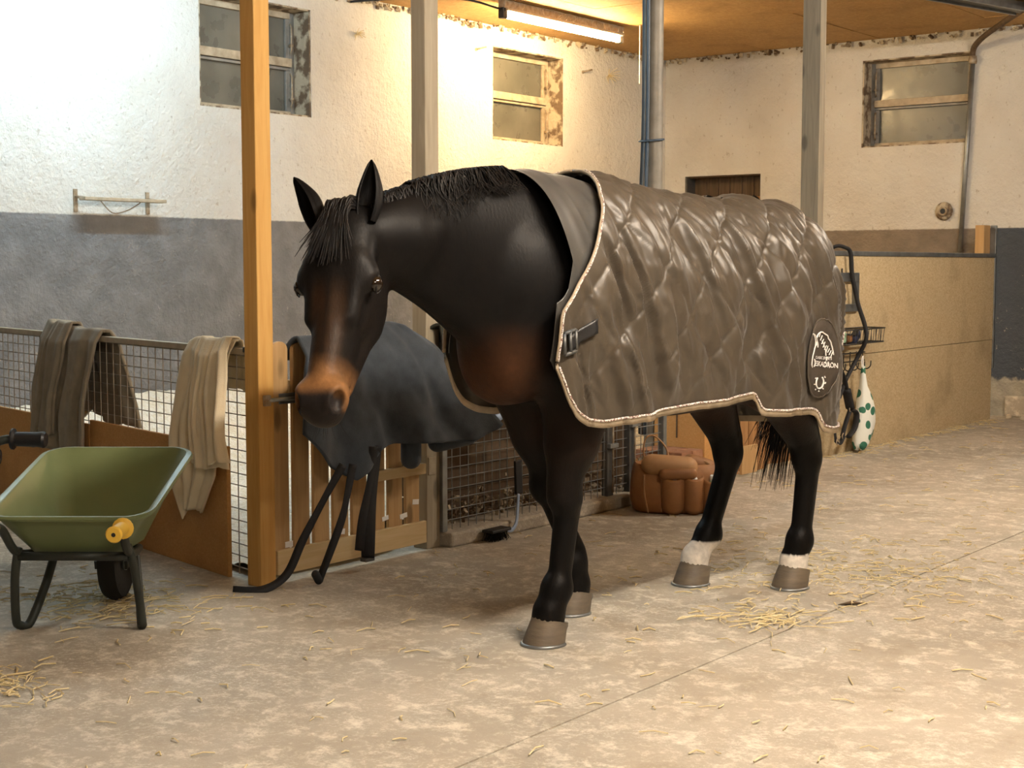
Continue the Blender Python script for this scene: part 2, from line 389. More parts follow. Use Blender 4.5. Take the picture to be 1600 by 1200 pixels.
class Field:
    def __init__(f, lo, hi, h):
        f.lo = np.array(lo); f.h = h; f.n = np.ceil((np.array(hi)-f.lo)/h).astype(int)+1
        f.v = np.full(f.n, 1., np.float32)
    def region(f, lo, hi):
        a = np.maximum(np.floor((np.array(lo)-f.lo)/f.h).astype(int), 0); b = np.minimum(np.ceil((np.array(hi)-f.lo)/f.h).astype(int)+1, f.n)
        sl = tuple(slice(i, j) for i, j in zip(a, b))
        g = [(f.lo[k]+f.h*np.arange(a[k], b[k])).astype(np.float32) for k in range(3)]
        return sl, g[0][:, None, None], g[1][None, :, None], g[2][None, None, :]
    def union(f, sl, d, k):
        a = f.v[sl]; h = np.clip(.5+.5*(d-a)/k, 0, 1); f.v[sl] = d*(1-h)+a*h-k*h*(1-h)
    def carve(f, sl, d, k):
        a = -f.v[sl]; h = np.clip(.5+.5*(d-a)/k, 0, 1); f.v[sl] = -(d*(1-h)+a*h-k*h*(1-h))
    def cone(f, a, b, ra, rb, k=.03):
        a = np.array(a, float); b = np.array(b, float); R = max(ra, rb)+k+.03
        sl, x, y, z = f.region(np.minimum(a, b)-R, np.maximum(a, b)+R); ab = b-a; L2 = ab@ab
        t = np.clip(((x-a[0])*ab[0]+(y-a[1])*ab[1]+(z-a[2])*ab[2])/L2, 0, 1)
        d = np.sqrt((x-a[0]-t*ab[0])**2+(y-a[1]-t*ab[1])**2+(z-a[2]-t*ab[2])**2)-(ra+(rb-ra)*t)
        f.union(sl, d, k)
    def ell(f, c, r, k=.04, R=None, carve=False):
        c = np.array(c, float); r = np.array(r, float); m = max(r)+k+.03
        sl, x, y, z = f.region(c-m, c+m); x = x-c[0]; y = y-c[1]; z = z-c[2]
        if R is None: q = (x, y, z)
        else: q = tuple(R[i][0]*x+R[i][1]*y+R[i][2]*z for i in range(3))      # rows of R: local axes
        k0 = np.sqrt((q[0]/r[0])**2+(q[1]/r[1])**2+(q[2]/r[2])**2)+1e-6
        k1 = np.sqrt((q[0]/r[0]**2)**2+(q[1]/r[1]**2)**2+(q[2]/r[2]**2)**2)+1e-6
        d = k0*(k0-1)/k1
        (f.carve if carve else f.union)(sl, d, k)
    def mesh(f):
        v = f.v; ins = v < 0; n = np.array(v.shape)
        cnt = np.zeros(n-1, np.uint8)
        for i in (0, 1):
            for j in (0, 1):
                for k in (0, 1): cnt += ins[i:n[0]-1+i, j:n[1]-1+j, k:n[2]-1+k]
        act = (cnt > 0) & (cnt < 8); idx = np.full(n-1, -1, np.int64); cells = np.argwhere(act); idx[act] = np.arange(len(cells))
        acc = np.zeros((len(cells), 3)); w_ = np.zeros(len(cells))
        cor = [(0, 0, 0), (1, 0, 0), (0, 1, 0), (1, 1, 0), (0, 0, 1), (1, 0, 1), (0, 1, 1), (1, 1, 1)]
        for a in range(8):
            for b in range(a+1, 8):
                ca, cb = np.array(cor[a]), np.array(cor[b])
                if abs(ca-cb).sum() != 1: continue
                va = v[tuple((cells+ca).T)]; vb = v[tuple((cells+cb).T)]; m = (va < 0) != (vb < 0)
                t = va[m]/(va[m]-vb[m]); acc[m] += ca+(cb-ca)*t[:, None]; w_[m] += 1
        V = f.lo+f.h*(cells+acc/w_[:, None]); Q = []
        for ax in range(3):
            u, w2 = (ax+1) % 3, (ax+2) % 3
            s0 = [slice(None)]*3; s1 = [slice(None)]*3; s0[ax] = slice(0, -1); s1[ax] = slice(1, None)
            A = ins[tuple(s0)]; B = ins[tuple(s1)]; e = np.argwhere(A != B)
            ok = np.all(e[:, [u, w2]] > 0, axis=1) & np.all(e[:, [u, w2]] < (n-1)[[u, w2]], axis=1); e = e[ok]
            fl_ = A[tuple(e.T)]
            def I(du, dw):
                c = e.copy(); c[:, u] += du; c[:, w2] += dw; return idx[tuple(c.T)]
            q = np.stack([I(-1, -1), I(0, -1), I(0, 0), I(-1, 0)], 1); q[~fl_] = q[~fl_][:, ::-1]; Q.append(q)
        return V, np.concatenate(Q)
def head_frame():
    poll = np.array([-3.312, 3.335, 1.532]); muz = np.array([-3.165, 3.062, .905])
    u = (muz-poll)/np.linalg.norm(muz-poll)
    n = np.array([.38, -.925, 0]); n = n-u*(n@u); n /= np.linalg.norm(n)
    w_ = np.cross(n, u)
    T = lambda d: np.array([d@HF, d@HL, d[2]])
    if (w_@HL) < 0: w_ = -w_
    p = poll-HO
    return T(p), T(u), T(n), T(w_), np.linalg.norm(muz-poll)
HP, HU, HN, HW, HLEN = head_frame(); HS = HLEN/.66
HWS = 1.16
def hd(u, n, w_): return HP+(HU*u+HN*n+HW*w_*HWS)*HS
def build_horse_mesh():
    F = Field((-1.06, -.42, .03), (1.98, .62, 1.80), .0095)
    sl, x, y, z = F.region((-1.05, -.40, .7), (1.46, .42, 1.75))
    top, bot, hw, fr, lat = [stn(x, c).astype(np.float32) for c in (1, 2, 3, 4, 5)]
    zm = bot+(top-bot)*fr; up = z > zm
    hz = np.where(up, top-zm, zm-bot); ly = np.abs(y-lat)
    q = ((ly/hw)**2.15+(np.abs(z-zm)/hz)**2.15)**(1/2.15)
    F.v[sl] = np.minimum(F.v[sl], (q-1)*np.minimum(hw, hz)*.9)
    R2 = lambda a: [(math.cos(a), 0, math.sin(a)), (0, 1, 0), (-math.sin(a), 0, math.cos(a))]
    for sg in (1, -1):                                        # muscle masses
        F.ell((.66, sg*.135, 1.16), (.17, .10, .30), .08, R2(-.35))      # shoulder
        F.ell((.79, sg*.080, 1.03), (.10, .085, .15), .10)               # breast
        F.ell((.58, sg*.15, .95), (.13, .085, .15), .06)                 # upper arm
        F.ell((-.57, sg*.12, 1.18), (.22, .12, .30), .08, R2(.2))       # haunch
        F.ell((-.42 if sg > 0 else -.34, sg*.165, .95), (.14, .09, .17), .06)   # stifle
    F.ell((.79, 0, 1.04), (.10, .07, .16), .08)
    def fore(l0, eb, kn, ft, hf):
        F.cone(eb, (kn[0], kn[1], kn[2]+.06), .118, .066, .05)
        F.cone((eb[0]+.01, eb[1], eb[2]+.02), ((eb[0]+kn[0])/2, (eb[1]+kn[1])/2, (eb[2]+kn[2])/2), .125, .095, .05)
        F.ell(kn, (.069, .063, .074), .022); F.cone((kn[0]-.012, kn[1], kn[2]-.03), (ft[0]-.008, ft[1], ft[2]+.03), .045, .039, .025)
        F.cone((kn[0]-.03, kn[1], kn[2]-.06), (ft[0]-.03, ft[1], ft[2]+.05), .030, .028, .02)
        F.ell(ft, (.058, .053, .056), .025); F.ell((ft[0]-.035, ft[1], ft[2]-.01), (.024, .026, .028), .02)
        F.cone(ft, (hf[0]-.018, hf[1], .115), .048, .052, .03); F.cone((hf[0]-.016, hf[1], .115), (hf[0]-.012, hf[1], .088), .058, .060, .02)
    fore(1, (.55, .155, .92), (.615, .145, .53), (.645, .138, .195), (.695, .135))
    fore(-1, (.55, -.15, .92), (.46, -.145, .52), (.315, -.158, .20), (.315, -.16))
    def hind(hip, st, hk, ft, hf):
        F.cone(hip, st, .13, .115, .08); F.cone(st, (hk[0]+.03, hk[1], hk[2]+.08), .135, .070, .06)
        F.ell((hk[0], hk[1], hk[2]), (.074, .058, .085), .035)
        F.cone((hk[0]-.02, hk[1], hk[2]+.20), (hk[0]-.05, hk[1], hk[2]+.055), .022, .026, .03)
        F.cone((hk[0]-.012, hk[1], hk[2]-.03), (ft[0]-.004, ft[1], ft[2]+.03), .048, .041, .025)
        F.cone((hk[0]-.045, hk[1], hk[2]-.0), (ft[0]-.03, ft[1], ft[2]+.05), .030, .028, .02)
        F.ell(ft, (.060, .054, .058), .025); F.ell((ft[0]-.035, ft[1], ft[2]-.01), (.024, .026, .028), .02)
        F.cone(ft, (hf[0]-.018, hf[1], .115), .048, .052, .03); F.cone((hf[0]-.016, hf[1], .115), (hf[0]-.012, hf[1], .088), .058, .060, .02)
    hind((-.62, .14, 1.1), (-.50, .155, .90), (-.745, .105, .56), (-.735, .085, .20), (-.70, .07))
    hind((-.60, -.14, 1.1), (-.40, -.17, .90), (-.60, -.205, .56), (-.515, -.23, .205), (-.425, -.238))
    # head
    E3 = [HU, HN, HW]; S = HS
    E = lambda u, n, w_, ru, rn, rw, k=.03, carve=False: F.ell(hd(u, n, w_), (ru*S, rn*S, rw*S*HWS), k, E3, carve)
    Cn = lambda a, b, ra, rb, k=.03: F.cone(hd(*a), hd(*b), ra*S, rb*S, k)
    F.cone((1.26, .06, 1.43), hd(.06, -.09, 0), .115, .085, .06)           # throatlatch into the poll
    E(.09, -.062, 0, .135, .075, .088); E(.16, -.055, 0, .10, .06, .092)
    for sg in (1, -1):
        E(.205, -.056, sg*.083, .052, .036, .030, .02)                    # brow over the eye
        E(.220, -.172, sg*.044, .140, .130, .038, .03)                    # jowl
        Cn((.17, -.035, sg*.055), (.34, -.05, sg*.05), .035, .028)        # cheek ridge
        Cn((.30, -.225, sg*.03), (.53, -.128, sg*.022), .040, .032)       # jaw bar
        E(.592, -.040, sg*.043, .048, .036, .026, .02)                    # nostril wing
    Cn((.12, -.058, 0), (.54, -.046, 0), .060, .040, .03)
    Cn((.26, -.115, 0), (.54, -.085, 0), .074, .056, .04)
    E(.592, -.066, 0, .070, .064, .063); E(.625, -.085, 0, .042, .050, .047, .02)
    E(.600, -.125, 0, .045, .034, .037, .02)                             # chin and lower lip
    for sg in (1, -1):
        E(.610, -.030, sg*.054, .034, .024, .016, .010, True)             # nostrils
        E(.226, -.066, sg*.107, .020, .017, .014, .010, True)             # eye sockets
        E(.575, -.112, sg*.05, .055, .006, .03, .008, True)               # mouth line
    V, Q = F.mesh()
    # a little smoothing
    E_ = np.concatenate([Q[:, [0, 1]], Q[:, [1, 2]], Q[:, [2, 3]], Q[:, [3, 0]]]); N = len(V)
    deg = np.bincount(E_[:, 0], minlength=N)+np.bincount(E_[:, 1], minlength=N)
    for it in range(5):
        A = np.zeros_like(V)
        for c in range(3): A[:, c] = np.bincount(E_[:, 0], V[E_[:, 1], c], N)+np.bincount(E_[:, 1], V[E_[:, 0], c], N)
        V = V+(A/deg[:, None]-V)*(.55 if it % 2 == 0 else -.40 if it < 4 else .5)
    return V, Q
def ear(base, tip, opening, wid=.040):
    base, tip, op = map(np.array, (base, tip, opening)); ax = tip-base; L = np.linalg.norm(ax); ax = ax/L
    op = op-ax*(op@ax); op /= np.linalg.norm(op); sd = np.cross(ax, op)
    nt, na = 14, 15; V = []; Q = []
    for lay in (0, 1):
        for i in range(nt):
            t = i/(nt-1); r = wid*(.55+1.25*t-1.75*t*t if t < .55 else 1.0*(1-t)**.62*.97/(.45**.62)*.73)-lay*.006
            r = max(r, .002); curl = op*(.018*math.sin(t*PI*.9))
            for j in range(na):
                a = math.radians(-140+280*j/(na-1)); wv = 1.05
                V.append(base+ax*L*t-curl+(-op*math.cos(a)*.85+sd*math.sin(a)*wv)*r)
    o = nt*na
    for i in range(nt-1):
        for j in range(na-1):
            a = i*na+j; Q.append((a, a+1, a+na+1, a+na)); Q.append((o+a, o+a+na, o+a+na+1, o+a+1))
        for j in (0, na-1): a = i*na+j; Q.append((a, a+na, o+a+na, o+a))
    for j in range(na-1): a = (nt-1)*na+j; Q.append((a, a+1, o+a+1, o+a))
    return np.array(V), Q
def coat_colour(P):
    n = len(P); s, l, z = P.T
    nz = vnoise(s*9+l*5, z*9+l*3, 3)*.5+.5
    C = np.tile(np.array([.0042, .0038, .0037]), (n, 1))
    def blend(c, k):
        k = np.clip(k, 0, 1)[:, None]; C[:] = C*(1-k)+np.array(c)*k
    sm = lambda a, b, v: np.clip((v-a)/(b-a), 0, 1)
    blend((.075, .031, .014), sm(.70, .86, s)*sm(.90, .74, np.abs(s-.85)+.7)*sm(1.16, 1.0, z)*sm(.62, .8, z)*.9)    # brown breast
    blend((.050, .022, .011), sm(.94, .80, z)*sm(.62, .72, z)*sm(.75, .4, np.abs(s))*.5)     # belly
    blend((.045, .022, .011), sm(.95, .85, z)*sm(.45, .6, z)*(s > .3)*sm(.60, .75, s)*.25)                        # forearms
    d = (P-HP)/HS; hu, hn, hw = d@HU, d@HN, d@HW; head = (hu > -.05) & (np.abs(hw) < .16) & (s > 1.15)
    blend((.011, .009, .008), head*sm(.08, .2, hu)*.7)
    blend((.12, .055, .020), head*sm(.035, .015, np.abs(np.abs(hw)-.030))*sm(.22, .30, hu)*sm(.60, .5, hu)*sm(-.05, -.02, hn)*.22)
    blend((.27, .13, .05), head*sm(.46, .56, hu+.03*(nz-.5))*(.6+.4*nz))                                # tan muzzle
    blend((.022, .018, .017), head*sm(.572, .60, hu)*sm(.078, .064, np.abs(hw))*sm(-.125, -.10, hn))   # dark nose
    blend((.34, .20, .10), head*sm(.016, .006, np.hypot(hw-.004, (hu-.125)*.55)))                # tiny star
    rag = (nz-.5)*.05
    wh = (z < .178+rag) & (s < -.2) & (s > -.60) & (l < -.05); blend((.80, .74, .66), wh*1.)
    wh = (z < .142+rag*.5) & (s < -.6) & (l > -.05); blend((.78, .72, .64), wh*1.)
    return C
def coat_material():
    t = NT('coat'); a = t.n.new('ShaderNodeAttribute'); a.attribute_name = 'coat'
    c = t.mix(t.ramp(t.noise(35, detail=5), .35, .75), a.outputs['Color'], t.mix(.35, a.outputs['Color'], (.0085, .0072, .0065)))
    t.color(c); t.bump(t.noise(130, detail=3, stretch=(1, 1, .35)), .25, .004)
    return t.set(Roughness=.46, Specular_IOR_Level=.11, Sheen_Weight=.0, Sheen_Roughness=.4)
M['coat'] = coat_material()
M['hair'] = simple('black_hair', (.006, .0055, .0055), .5, 0, (.016, .012, .010), 30, spec=.3)
M['hoof'] = simple('hoof_horn', (.16, .125, .085), .55, 0, (.10, .08, .06), 8, bump=.3, bscale=50, stretch=(1, 1, 5))
M['eye'] = simple('eye', (.012, .007, .004), .06, spec=.8)
V, Q = build_horse_mesh(); EQ = [tuple(q) for q in Q.tolist()]
FWD = HN*.95+HU*.1
for bs, tp, op, wd in ((hd(.035, -.035, .066), hd(-.165, -.005, .070), FWD+HW*.1, .056), (hd(.04, -.035, -.066), hd(-.125, -.01, -.150), FWD*.8-HW*.4+HU*.2, .052)):
    v2, q2 = ear(bs, tp, op, wd); n0 = len(V); V = np.concatenate([V, v2]); EQ += [tuple(i+n0 for i in q) for q in q2]
horse = thing('horse', tuple(HO), 'dark bay horse standing in a quilted brown rug with lowered head', 'horse')
me = bpy.data.meshes.new('body'); me.from_pydata((h2w(V)-HO).tolist(), [], EQ); me.update(); me.shade_smooth()
at = me.color_attributes.new('coat', 'FLOAT_COLOR', 'POINT'); cc = coat_colour(V)
at.data.foreach_set('color', np.concatenate([cc, np.ones((len(cc), 1))], 1).astype(np.float32).ravel())
me.materials.append(M['coat']); hb = link('body', me, horse)
# hooves
def hoof(cs, cl, yaw=0):
    mb = MB(); n = 20
    for z, k, sh in ((0, 1.0, .010), (.006, 1.0, .010), (.05, .93, -.004), (.092, .86, -.017), (.104, .84, -.019), (.106, .5, -.019)):
        for j in range(n):
            a = 2*PI*j/n; ca, sa = math.cos(a), math.sin(a)
            rr = .083 if ca > -.2 else .075
            p = (cs+ca*rr*k+sh, cl+sa*.076*k, z+(.0 if ca > 0 else .0))
            if z > .04: p = (p[0], p[1], z-.035*(1-ca)*.5*(z > .07))
            mb.v.append(tuple(h2w(np.array(p))))
    for i in range(5):
        for j in range(n): mb.f.append((i*n+j, i*n+(j+1) % n, (i+1)*n+(j+1) % n, (i+1)*n+j))
    mb.f += [tuple(range(n-1, -1, -1)), tuple(5*n+j for j in range(n))]
    o = mb.build('hoof', M['hoof'], horse, smooth=True, auto=50)
    sh = MB()
    pts = [h2w(np.array((cs+.012+math.cos(a)*.081, cl+math.sin(a)*.075, .005))) for a in np.linspace(-2.2, 2.2, 16)]
    sh.tube(pts, .0065, 6).build('horseshoe', M['galv'], o, smooth=True)
for c_, l_ in ((.690, .135), (.310, -.16), (-.430, -.238), (-.705, .07)): hoof(c_, l_)
# eyes
for sg in (1, -1):
    c = hd(.226, -.064, sg*.1005); mb = MB(); mb.lathe([(.001, -.024)]+[(.027*math.cos(a), .027*math.sin(a)) for a in np.linspace(-1.4, 1.4, 9)]+[(.001, .024)], h2w(c), 16)
    mb.build('eye', M['eye'], horse, smooth=True)
    for k, (dn, thick) in enumerate(((.017, .0065), (-.018, .005))):
        pts = [h2w(hd(.226+.030*math.cos(a), -.066+dn*math.sin(a), sg*(.106+.006*math.sin(a)))) for a in np.linspace(0, PI, 9)]
        MB().tube(pts, [.0015]+[thick*.5]*7+[.0015], 6).build('eyelid', M['coat'] if 0 else M['hair'], horse, smooth=True)
# hair: mane, forelock, tail
def strand(mb, pts, r0, n=3):
    P = arc(pts, 4); m = len(P); mb.tube([h2w(np.array(p)) for p in P], [r0*(1-.85*(i/(m-1))**1.5) for i in range(m)], n, cap=False)
mb = MB()
for k in range(1100):
    s = random.uniform(.80, 1.40); top = float(stn(s, 1)); lat = float(stn(s, 5)); side = -1 if random.random() < .45 else 1
    l = random.uniform(.05, .17)*(1 if side < 0 else .75*(.4+.6*(s > .95))); o = lat+random.uniform(-.02, .02); hw = float(stn(s, 3))
    if s > 1.2: top -= .01
    mb_p = [(s, o, top-.012), (s+.01, o+side*.022, top+.018), (s+random.uniform(-.02, .05), o+side*hw*.50, top-.025-l*.2), (s+random.uniform(-.03, .08), o+side*(hw*.78+.012), top-.05-l*.75)]
    strand(mb, mb_p, random.uniform(.002, .0045))
mb.build('mane', M['hair'], horse, smooth=True)
mb = MB()
for k in range(150):
    a = max(-.032, min(.032, random.gauss(0, .020))); e = random.uniform(.07, .19); dr = a*1.2-random.uniform(0, .02)*(random.random() < .6)
    strand(mb, [hd(-.03+random.uniform(-.02, .03), -.035, a*1.3), hd(-.015+random.uniform(-.01, .03), .012+random.uniform(-.008, .008), a*1.1), hd(.04+e*.25, .026, dr), hd(.05+e*.8, .016, dr*1.7-.01)], random.uniform(.003, .006))
mb.build('forelock', M['hair'], horse, smooth=True)
mb = MB()
for k in range(330):
    a = random.gauss(0, .028); b = random.gauss(0, .03); e = random.uniform(.36, .62) if random.random() < .6 else random.uniform(.5, .9)
    strand(mb, [(-.88+b*.3, a*.5, 1.22), (-.89+b*.5, a-.04, 1.05), (-.89+b, a*1.3-.12, .8), (-.88+b*1.3+random.gauss(0, .012), a*1.7-.20, e)], random.uniform(.003, .006))
mb.build('tail', M['hair'], horse, smooth=True)
mb = MB()
for k in range(9):
    a = random.uniform(-.04, .04); strand(mb, [hd(.63, -.13, a), hd(.655, -.15, a*1.4), hd(.675, -.175+random.uniform(-.02, .02), a*1.9)], .0006)
mb.build('whiskers', M['hair'], horse)

# ------------------------------------------------------------------ the quilted rug
SL = np.array([[-.97, .70], [-.80, .70], [-.66, .70], [-.61, .715], [-.585, .775], [-.54, .785], [-.235, .80], [-.215, .805], [-.195, .868], [0., .858], [.12, .852], [.2, .842], [.32, .838], [.45, .822], [.58, .808], [.655, .820], [.71, .852], [.755, .91], [.795, 1.0], [.83, 1.06]])
SLT = smooth_table(SL[:, 0], SL[:, 1], 900, 9)
def rug_section(s, side, off, n=150):
    """one side of the rug at station s: n points from the spine down to the hem, with arc length"""
    sb = min(max(s, -.90), .875); top, bot, hw, fr, lat = [float(stn(sb, c)) for c in range(1, 6)]
    hw = max(hw, float(np.interp(sb, [-.9, -.55, .40, .80], [0, .27, .285, .17])))
    hw = hw + .03*math.exp(-((sb-.60)/.18)**2) + .012*math.exp(-((sb-.80)/.12)**2)+.02*math.exp(-((sb-.60)/.12)**2)
    hw = max(hw, float(np.interp(sb, [-.9, -.84, -.76, -.66, -.5, -.3], [.075, .135, .195, .245, .28, .285])))
    zm = bot+(top-bot)*fr; a = np.linspace(PI/2, 0, 60); e = 2/2.15
    y = (hw+off)*np.cos(a)**e; z = zm+(top+off-zm)*np.sin(a)**e
    hem = float(np.interp(s, *SLT)); hem = min(hem, zm-.02)
    k = np.linspace(0, 1, 40)[1:]; drop = zm-hem
    fl_ = .015*np.sin(k*PI*.5)+(-.02*k)
    y = np.concatenate([y, hw+off+fl_]); z = np.concatenate([z, zm-drop*k])
    L = np.concatenate([[0], np.cumsum(np.hypot(np.diff(y), np.diff(z)))]); t = np.linspace(0, L[-1], n)
    return np.interp(t, L, y), np.interp(t, L, z), t, lat
RFT = smooth_table([0, .10, .30, .48, .62, .8, 1.2], [.455, .465, .53, .625, .72, .79, .82], 600, 45)
def rug_front(v): return np.interp(v, *RFT)   # quilt edge by arc length
def rug_grid(side, s_of, ns, off, nv=150, wr=1.):
    P = np.zeros((ns, nv, 3)); UV = np.zeros((ns, nv, 2))
    ref = [rug_section(s, side, off, nv) for s in np.linspace(-.90, .88, 120)]
    RY = np.array([r_[0] for r_ in ref]); RZ = np.array([r_[1] for r_ in ref]); RT = np.array([r_[2] for r_ in ref]); RL = np.array([r_[3] for r_ in ref]); gs = np.linspace(-.90, .88, 120)
    jj = np.arange(nv)
    for i in range(ns):
        f_ = i/(ns-1); s = s_of(f_, jj/(nv-1)*1.05)
        g = np.clip((s-gs[0])/(gs[1]-gs[0]), 0, 118.999); g0 = g.astype(int); fr = g-g0
        y = RY[g0, jj]*(1-fr)+RY[g0+1, jj]*fr; z = RZ[g0, jj]*(1-fr)+RZ[g0+1, jj]*fr; t = RT[g0, jj]*(1-fr)+RT[g0+1, jj]*fr; la = RL[g0]*(1-fr)+RL[g0+1]*fr
        P[i] = np.stack([s, la+side*y, z], 1); UV[i] = np.stack([s, t], 1)
    # wrinkles: displace along normals
    du = np.gradient(P, axis=0); dv = np.gradient(P, axis=1); N = np.cross(du, dv); N /= np.linalg.norm(N, axis=2, keepdims=True)+1e-9
    if (N[:, nv//2, 1].mean()*side) < 0: N = -N
    s, v = UV[..., 0], UV[..., 1]; sd = 11 if side > 0 else 29
    low = np.clip((v-.10)/.35, 0, 1)
    wq = s+.03*vnoise(s*3, v*3, 1); slant = s+.30*v
    fold = vnoise(slant*13, v*2.3, sd)+.7*vnoise(slant*24+3, v*4, sd+1); rid = 1-np.abs(vnoise(slant*9, v*1.8, sd+2))*2
    crease = np.clip(.35-np.abs(vnoise(slant*8+5, v*2.0, sd+3)), 0, 1)/.35; gate_ = np.clip(vnoise(slant*5, v*3.5, sd+4)+.35, 0, 1)
    h = wr*(.018*fold*(.45+.75*low)+.014*np.clip(rid, -.3, 1)**2*(.35+low)-.050*crease*gate_*(.4+.6*low))
    if wr > .6:
        per = .185; q1 = np.abs(((wq*.80+v*.62)/per) % 1-.5)*2; q2 = np.abs(((wq*.80-v*.62)/per+.3) % 1-.5)*2
        g1 = np.exp(-((1-q1)/.05)**2); g2 = np.exp(-((1-q2)/.05)**2)
        puff = (np.clip(1-q1, 0, 1)*np.clip(1-q2, 0, 1))**.5 if 0 else np.minimum(1-q1, 1-q2)
        h = h+.013*np.sqrt(np.clip(puff*1.4, 0, 1))-.003*np.maximum(g1, g2)
        h = h+.005*vnoise(slant*40, v*12, sd+5)+.003*vnoise(slant*80, v*30, sd+6)
    h = np.maximum(h, -.028); edge = np.clip((1-np.linspace(0, 1, ns))/.06, 0, 1)[:, None]; h = h*(.15+.85*edge)
    if side > 0:
        flat_ = np.exp(-(((s+.575)/.15)**2+((P[..., 2]-.985)/.20)**2)**2); h = h*(1-flat_)+.012*flat_
    vmax = v[:, -1:]; hemw = np.clip((vmax-v)/.10, 0, 1)
    billow = .014*np.sin(s*17+1.0)*np.clip((v-.45)/.4, 0, 1)+.012*vnoise(s*7, v*1, sd+7)*np.clip((v-.4)/.4, 0, 1)
    P = P+N*(h*(.3+.7*hemw)+billow*wr*edge)[..., None]
    P[:, 0, 1] = np.where(True, stn(s[:, 0], 5), 0)
    return P, UV, N
def satin(name, a, b, sheen=.25, rough=.42):
    t = NT(name); c = t.mix(t.ramp(t.noise(9, detail=6), .3, .75), a, b); t.color(c); t.bump(t.noise(230, detail=2), .10, .002)
    return t.set(Roughness=rough, Sheen_Weight=sheen, Sheen_Roughness=.45, Specular_IOR_Level=.45)
M['rug'] = satin('rug_quilt', (.054, .042, .029), (.074, .059, .042), .12, .42)
M['rug_lining'] = satin('rug_shoulder', (.045, .042, .038), (.065, .06, .052), .35, .45)
M['rug_trim'] = simple('rug_binding', (.46, .37, .26), .6, 0, (.36, .29, .2), 30, bump=.2)
M['rug_cord'] = simple('white_cord', (.78, .72, .66), .6, 0, (.20, .10, .08), 160, .5, .55)
M['white_stitch'] = simple('white_stitching', (.82, .80, .76), .6)
M['patch'] = simple('badge_cloth', (.045, .034, .024), .75, 0, (.06, .046, .034), 40, bump=.2, bscale=200)
rug = thing('horse_rug', tuple(HO), 'brown quilted rug with pale piped edge draped over the dark horse', 'horse rug')
RG = {}
for side in (1, -1):
    nS = 230 if side > 0 else 130
    P, UV, N = rug_grid(side, lambda f_, v: -.885+(rug_front(v)+.885)*f_, nS, .038)
    RG[side] = (P, UV, N)
    Pm, _, _ = rug_grid(side, lambda f_, v: rug_front(v)-.015+(np.interp(v, [0, .25, .5, .62, .75, 1.2], [.80, .745, .70, .73, .785, .825])-rug_front(v)+.015)*f_, 46, .010, wr=.30)
    MB().grid(h2w(P)).build('quilted_side', M['rug'], rug, smooth=True)
    MB().grid(h2w(Pm)).build('shoulder_lining', M['rug_lining'], rug, smooth=True)
def on_rug(i, j, up=.004):                # fractional grid index on the visible side -> world point
    P, UV, N = RG[1]; i = min(max(i, 0), P.shape[0]-1.001); j = min(max(j, 0), P.shape[1]-1.001); a, b = int(i), int(j); u, v = i-a, j-b
    q = lambda A: (A[a, b]*(1-v)+A[a, b+1]*v)*(1-u)+(A[a+1, b]*(1-v)+A[a+1, b+1]*v)*u
    return h2w(q(P)+q(N)*up)
for side in (1, -1):
    P, UV, N = RG[side]; n0, n1 = P.shape[:2]
    hem = [P[i, n1-1]+N[i, n1-1]*.002 for i in range(0, n0, 1)]; front = [P[n0-1, j] for j in range(0, n1)]; back = [P[0, j] for j in range(0, n1)]
    mb = MB(); m2 = MB()
    W_ = [h2w(p) for p in hem]; Nn = [N[i, n1-1] for i in range(n0)]
    up_ = np.array([0, 0, .030])
    A = [h2w(hem[i]+Nn[i]*.005) for i in range(n0)]; B = [h2w(hem[i]+Nn[i]*.005)-up_*.85 for i in range(n0)]; Bi = [h2w(hem[i]-Nn[i]*.004)-up_*.85 for i in range(n0)]; Ai = [h2w(hem[i]-Nn[i]*.004) for i in range(n0)]
    mb.grid([A, B, Bi, Ai]).build('hem_binding', M['rug_trim'], rug, smooth=True)
    m2.tube([h2w(hem[i]+Nn[i]*.007) for i in range(0, n0, 2)], .0045, 6).build('hem_cord', M['rug_cord'], rug, smooth=True)
    fr_ = [h2w(P[n0-1, j]+N[n0-1, j]*.006) for j in range(0, n1, 2)]
    MB().tube(fr_, .007, 6).build('front_piping', M['rug_trim'], rug, smooth=True)
    MB().tube([h2w(P[n0-1, j]+N[n0-1, j]*.013) for j in range(10, n1, 2)], .003, 5).build('front_cord', M['rug_cord'], rug, smooth=True)
    bk_ = [h2w(P[0, j]+N[0, j]*.004) for j in range(30, n1, 2)]
    MB().tube(bk_, .007, 6).build('rear_piping', M['rug_cord'], rug, smooth=True)
# chest strap and buckle on the visible side
n0, n1 = RG[1][0].shape[:2]
def near(s_, z_):
    P = RG[1][0]; d = (P[..., 0]-s_)**2+(P[..., 2]-z_)**2; return np.unravel_index(np.argmin(d), d.shape)
strap = []
def at_sz(s_, z_, up):                     # rug surface point at body station s_ and height z_
    A, U = RG[1][0], RG[1][1]; j = 90.
    for _ in range(4):
        i = np.interp(s_, U[:, int(round(j)), 0], np.arange(n0)); zc = A[int(round(i)), 40:, 2]
        j = 40+np.interp(-z_, -np.minimum.accumulate(zc), np.arange(len(zc)))
    return on_rug(i, j, up)
for k in range(10):
    strap.append([at_sz(.645+.013*k, 1.15-.0065*k-.010*w_, .014) for w_ in range(-2, 4)])
MB().grid(strap).build('chest_strap', M['black_plastic'], rug, smooth=True, solid=.006)
c0 = np.mean([strap[9][2], strap[9][3]], axis=0)
fwd = np.array(strap[9][2])-np.array(strap[7][2]); fwd /= np.linalg.norm(fwd); dn = np.array(strap[9][5])-np.array(strap[9][0]); dn /= np.linalg.norm(dn)
bk = MB(); hw_, hl_ = .036, .028
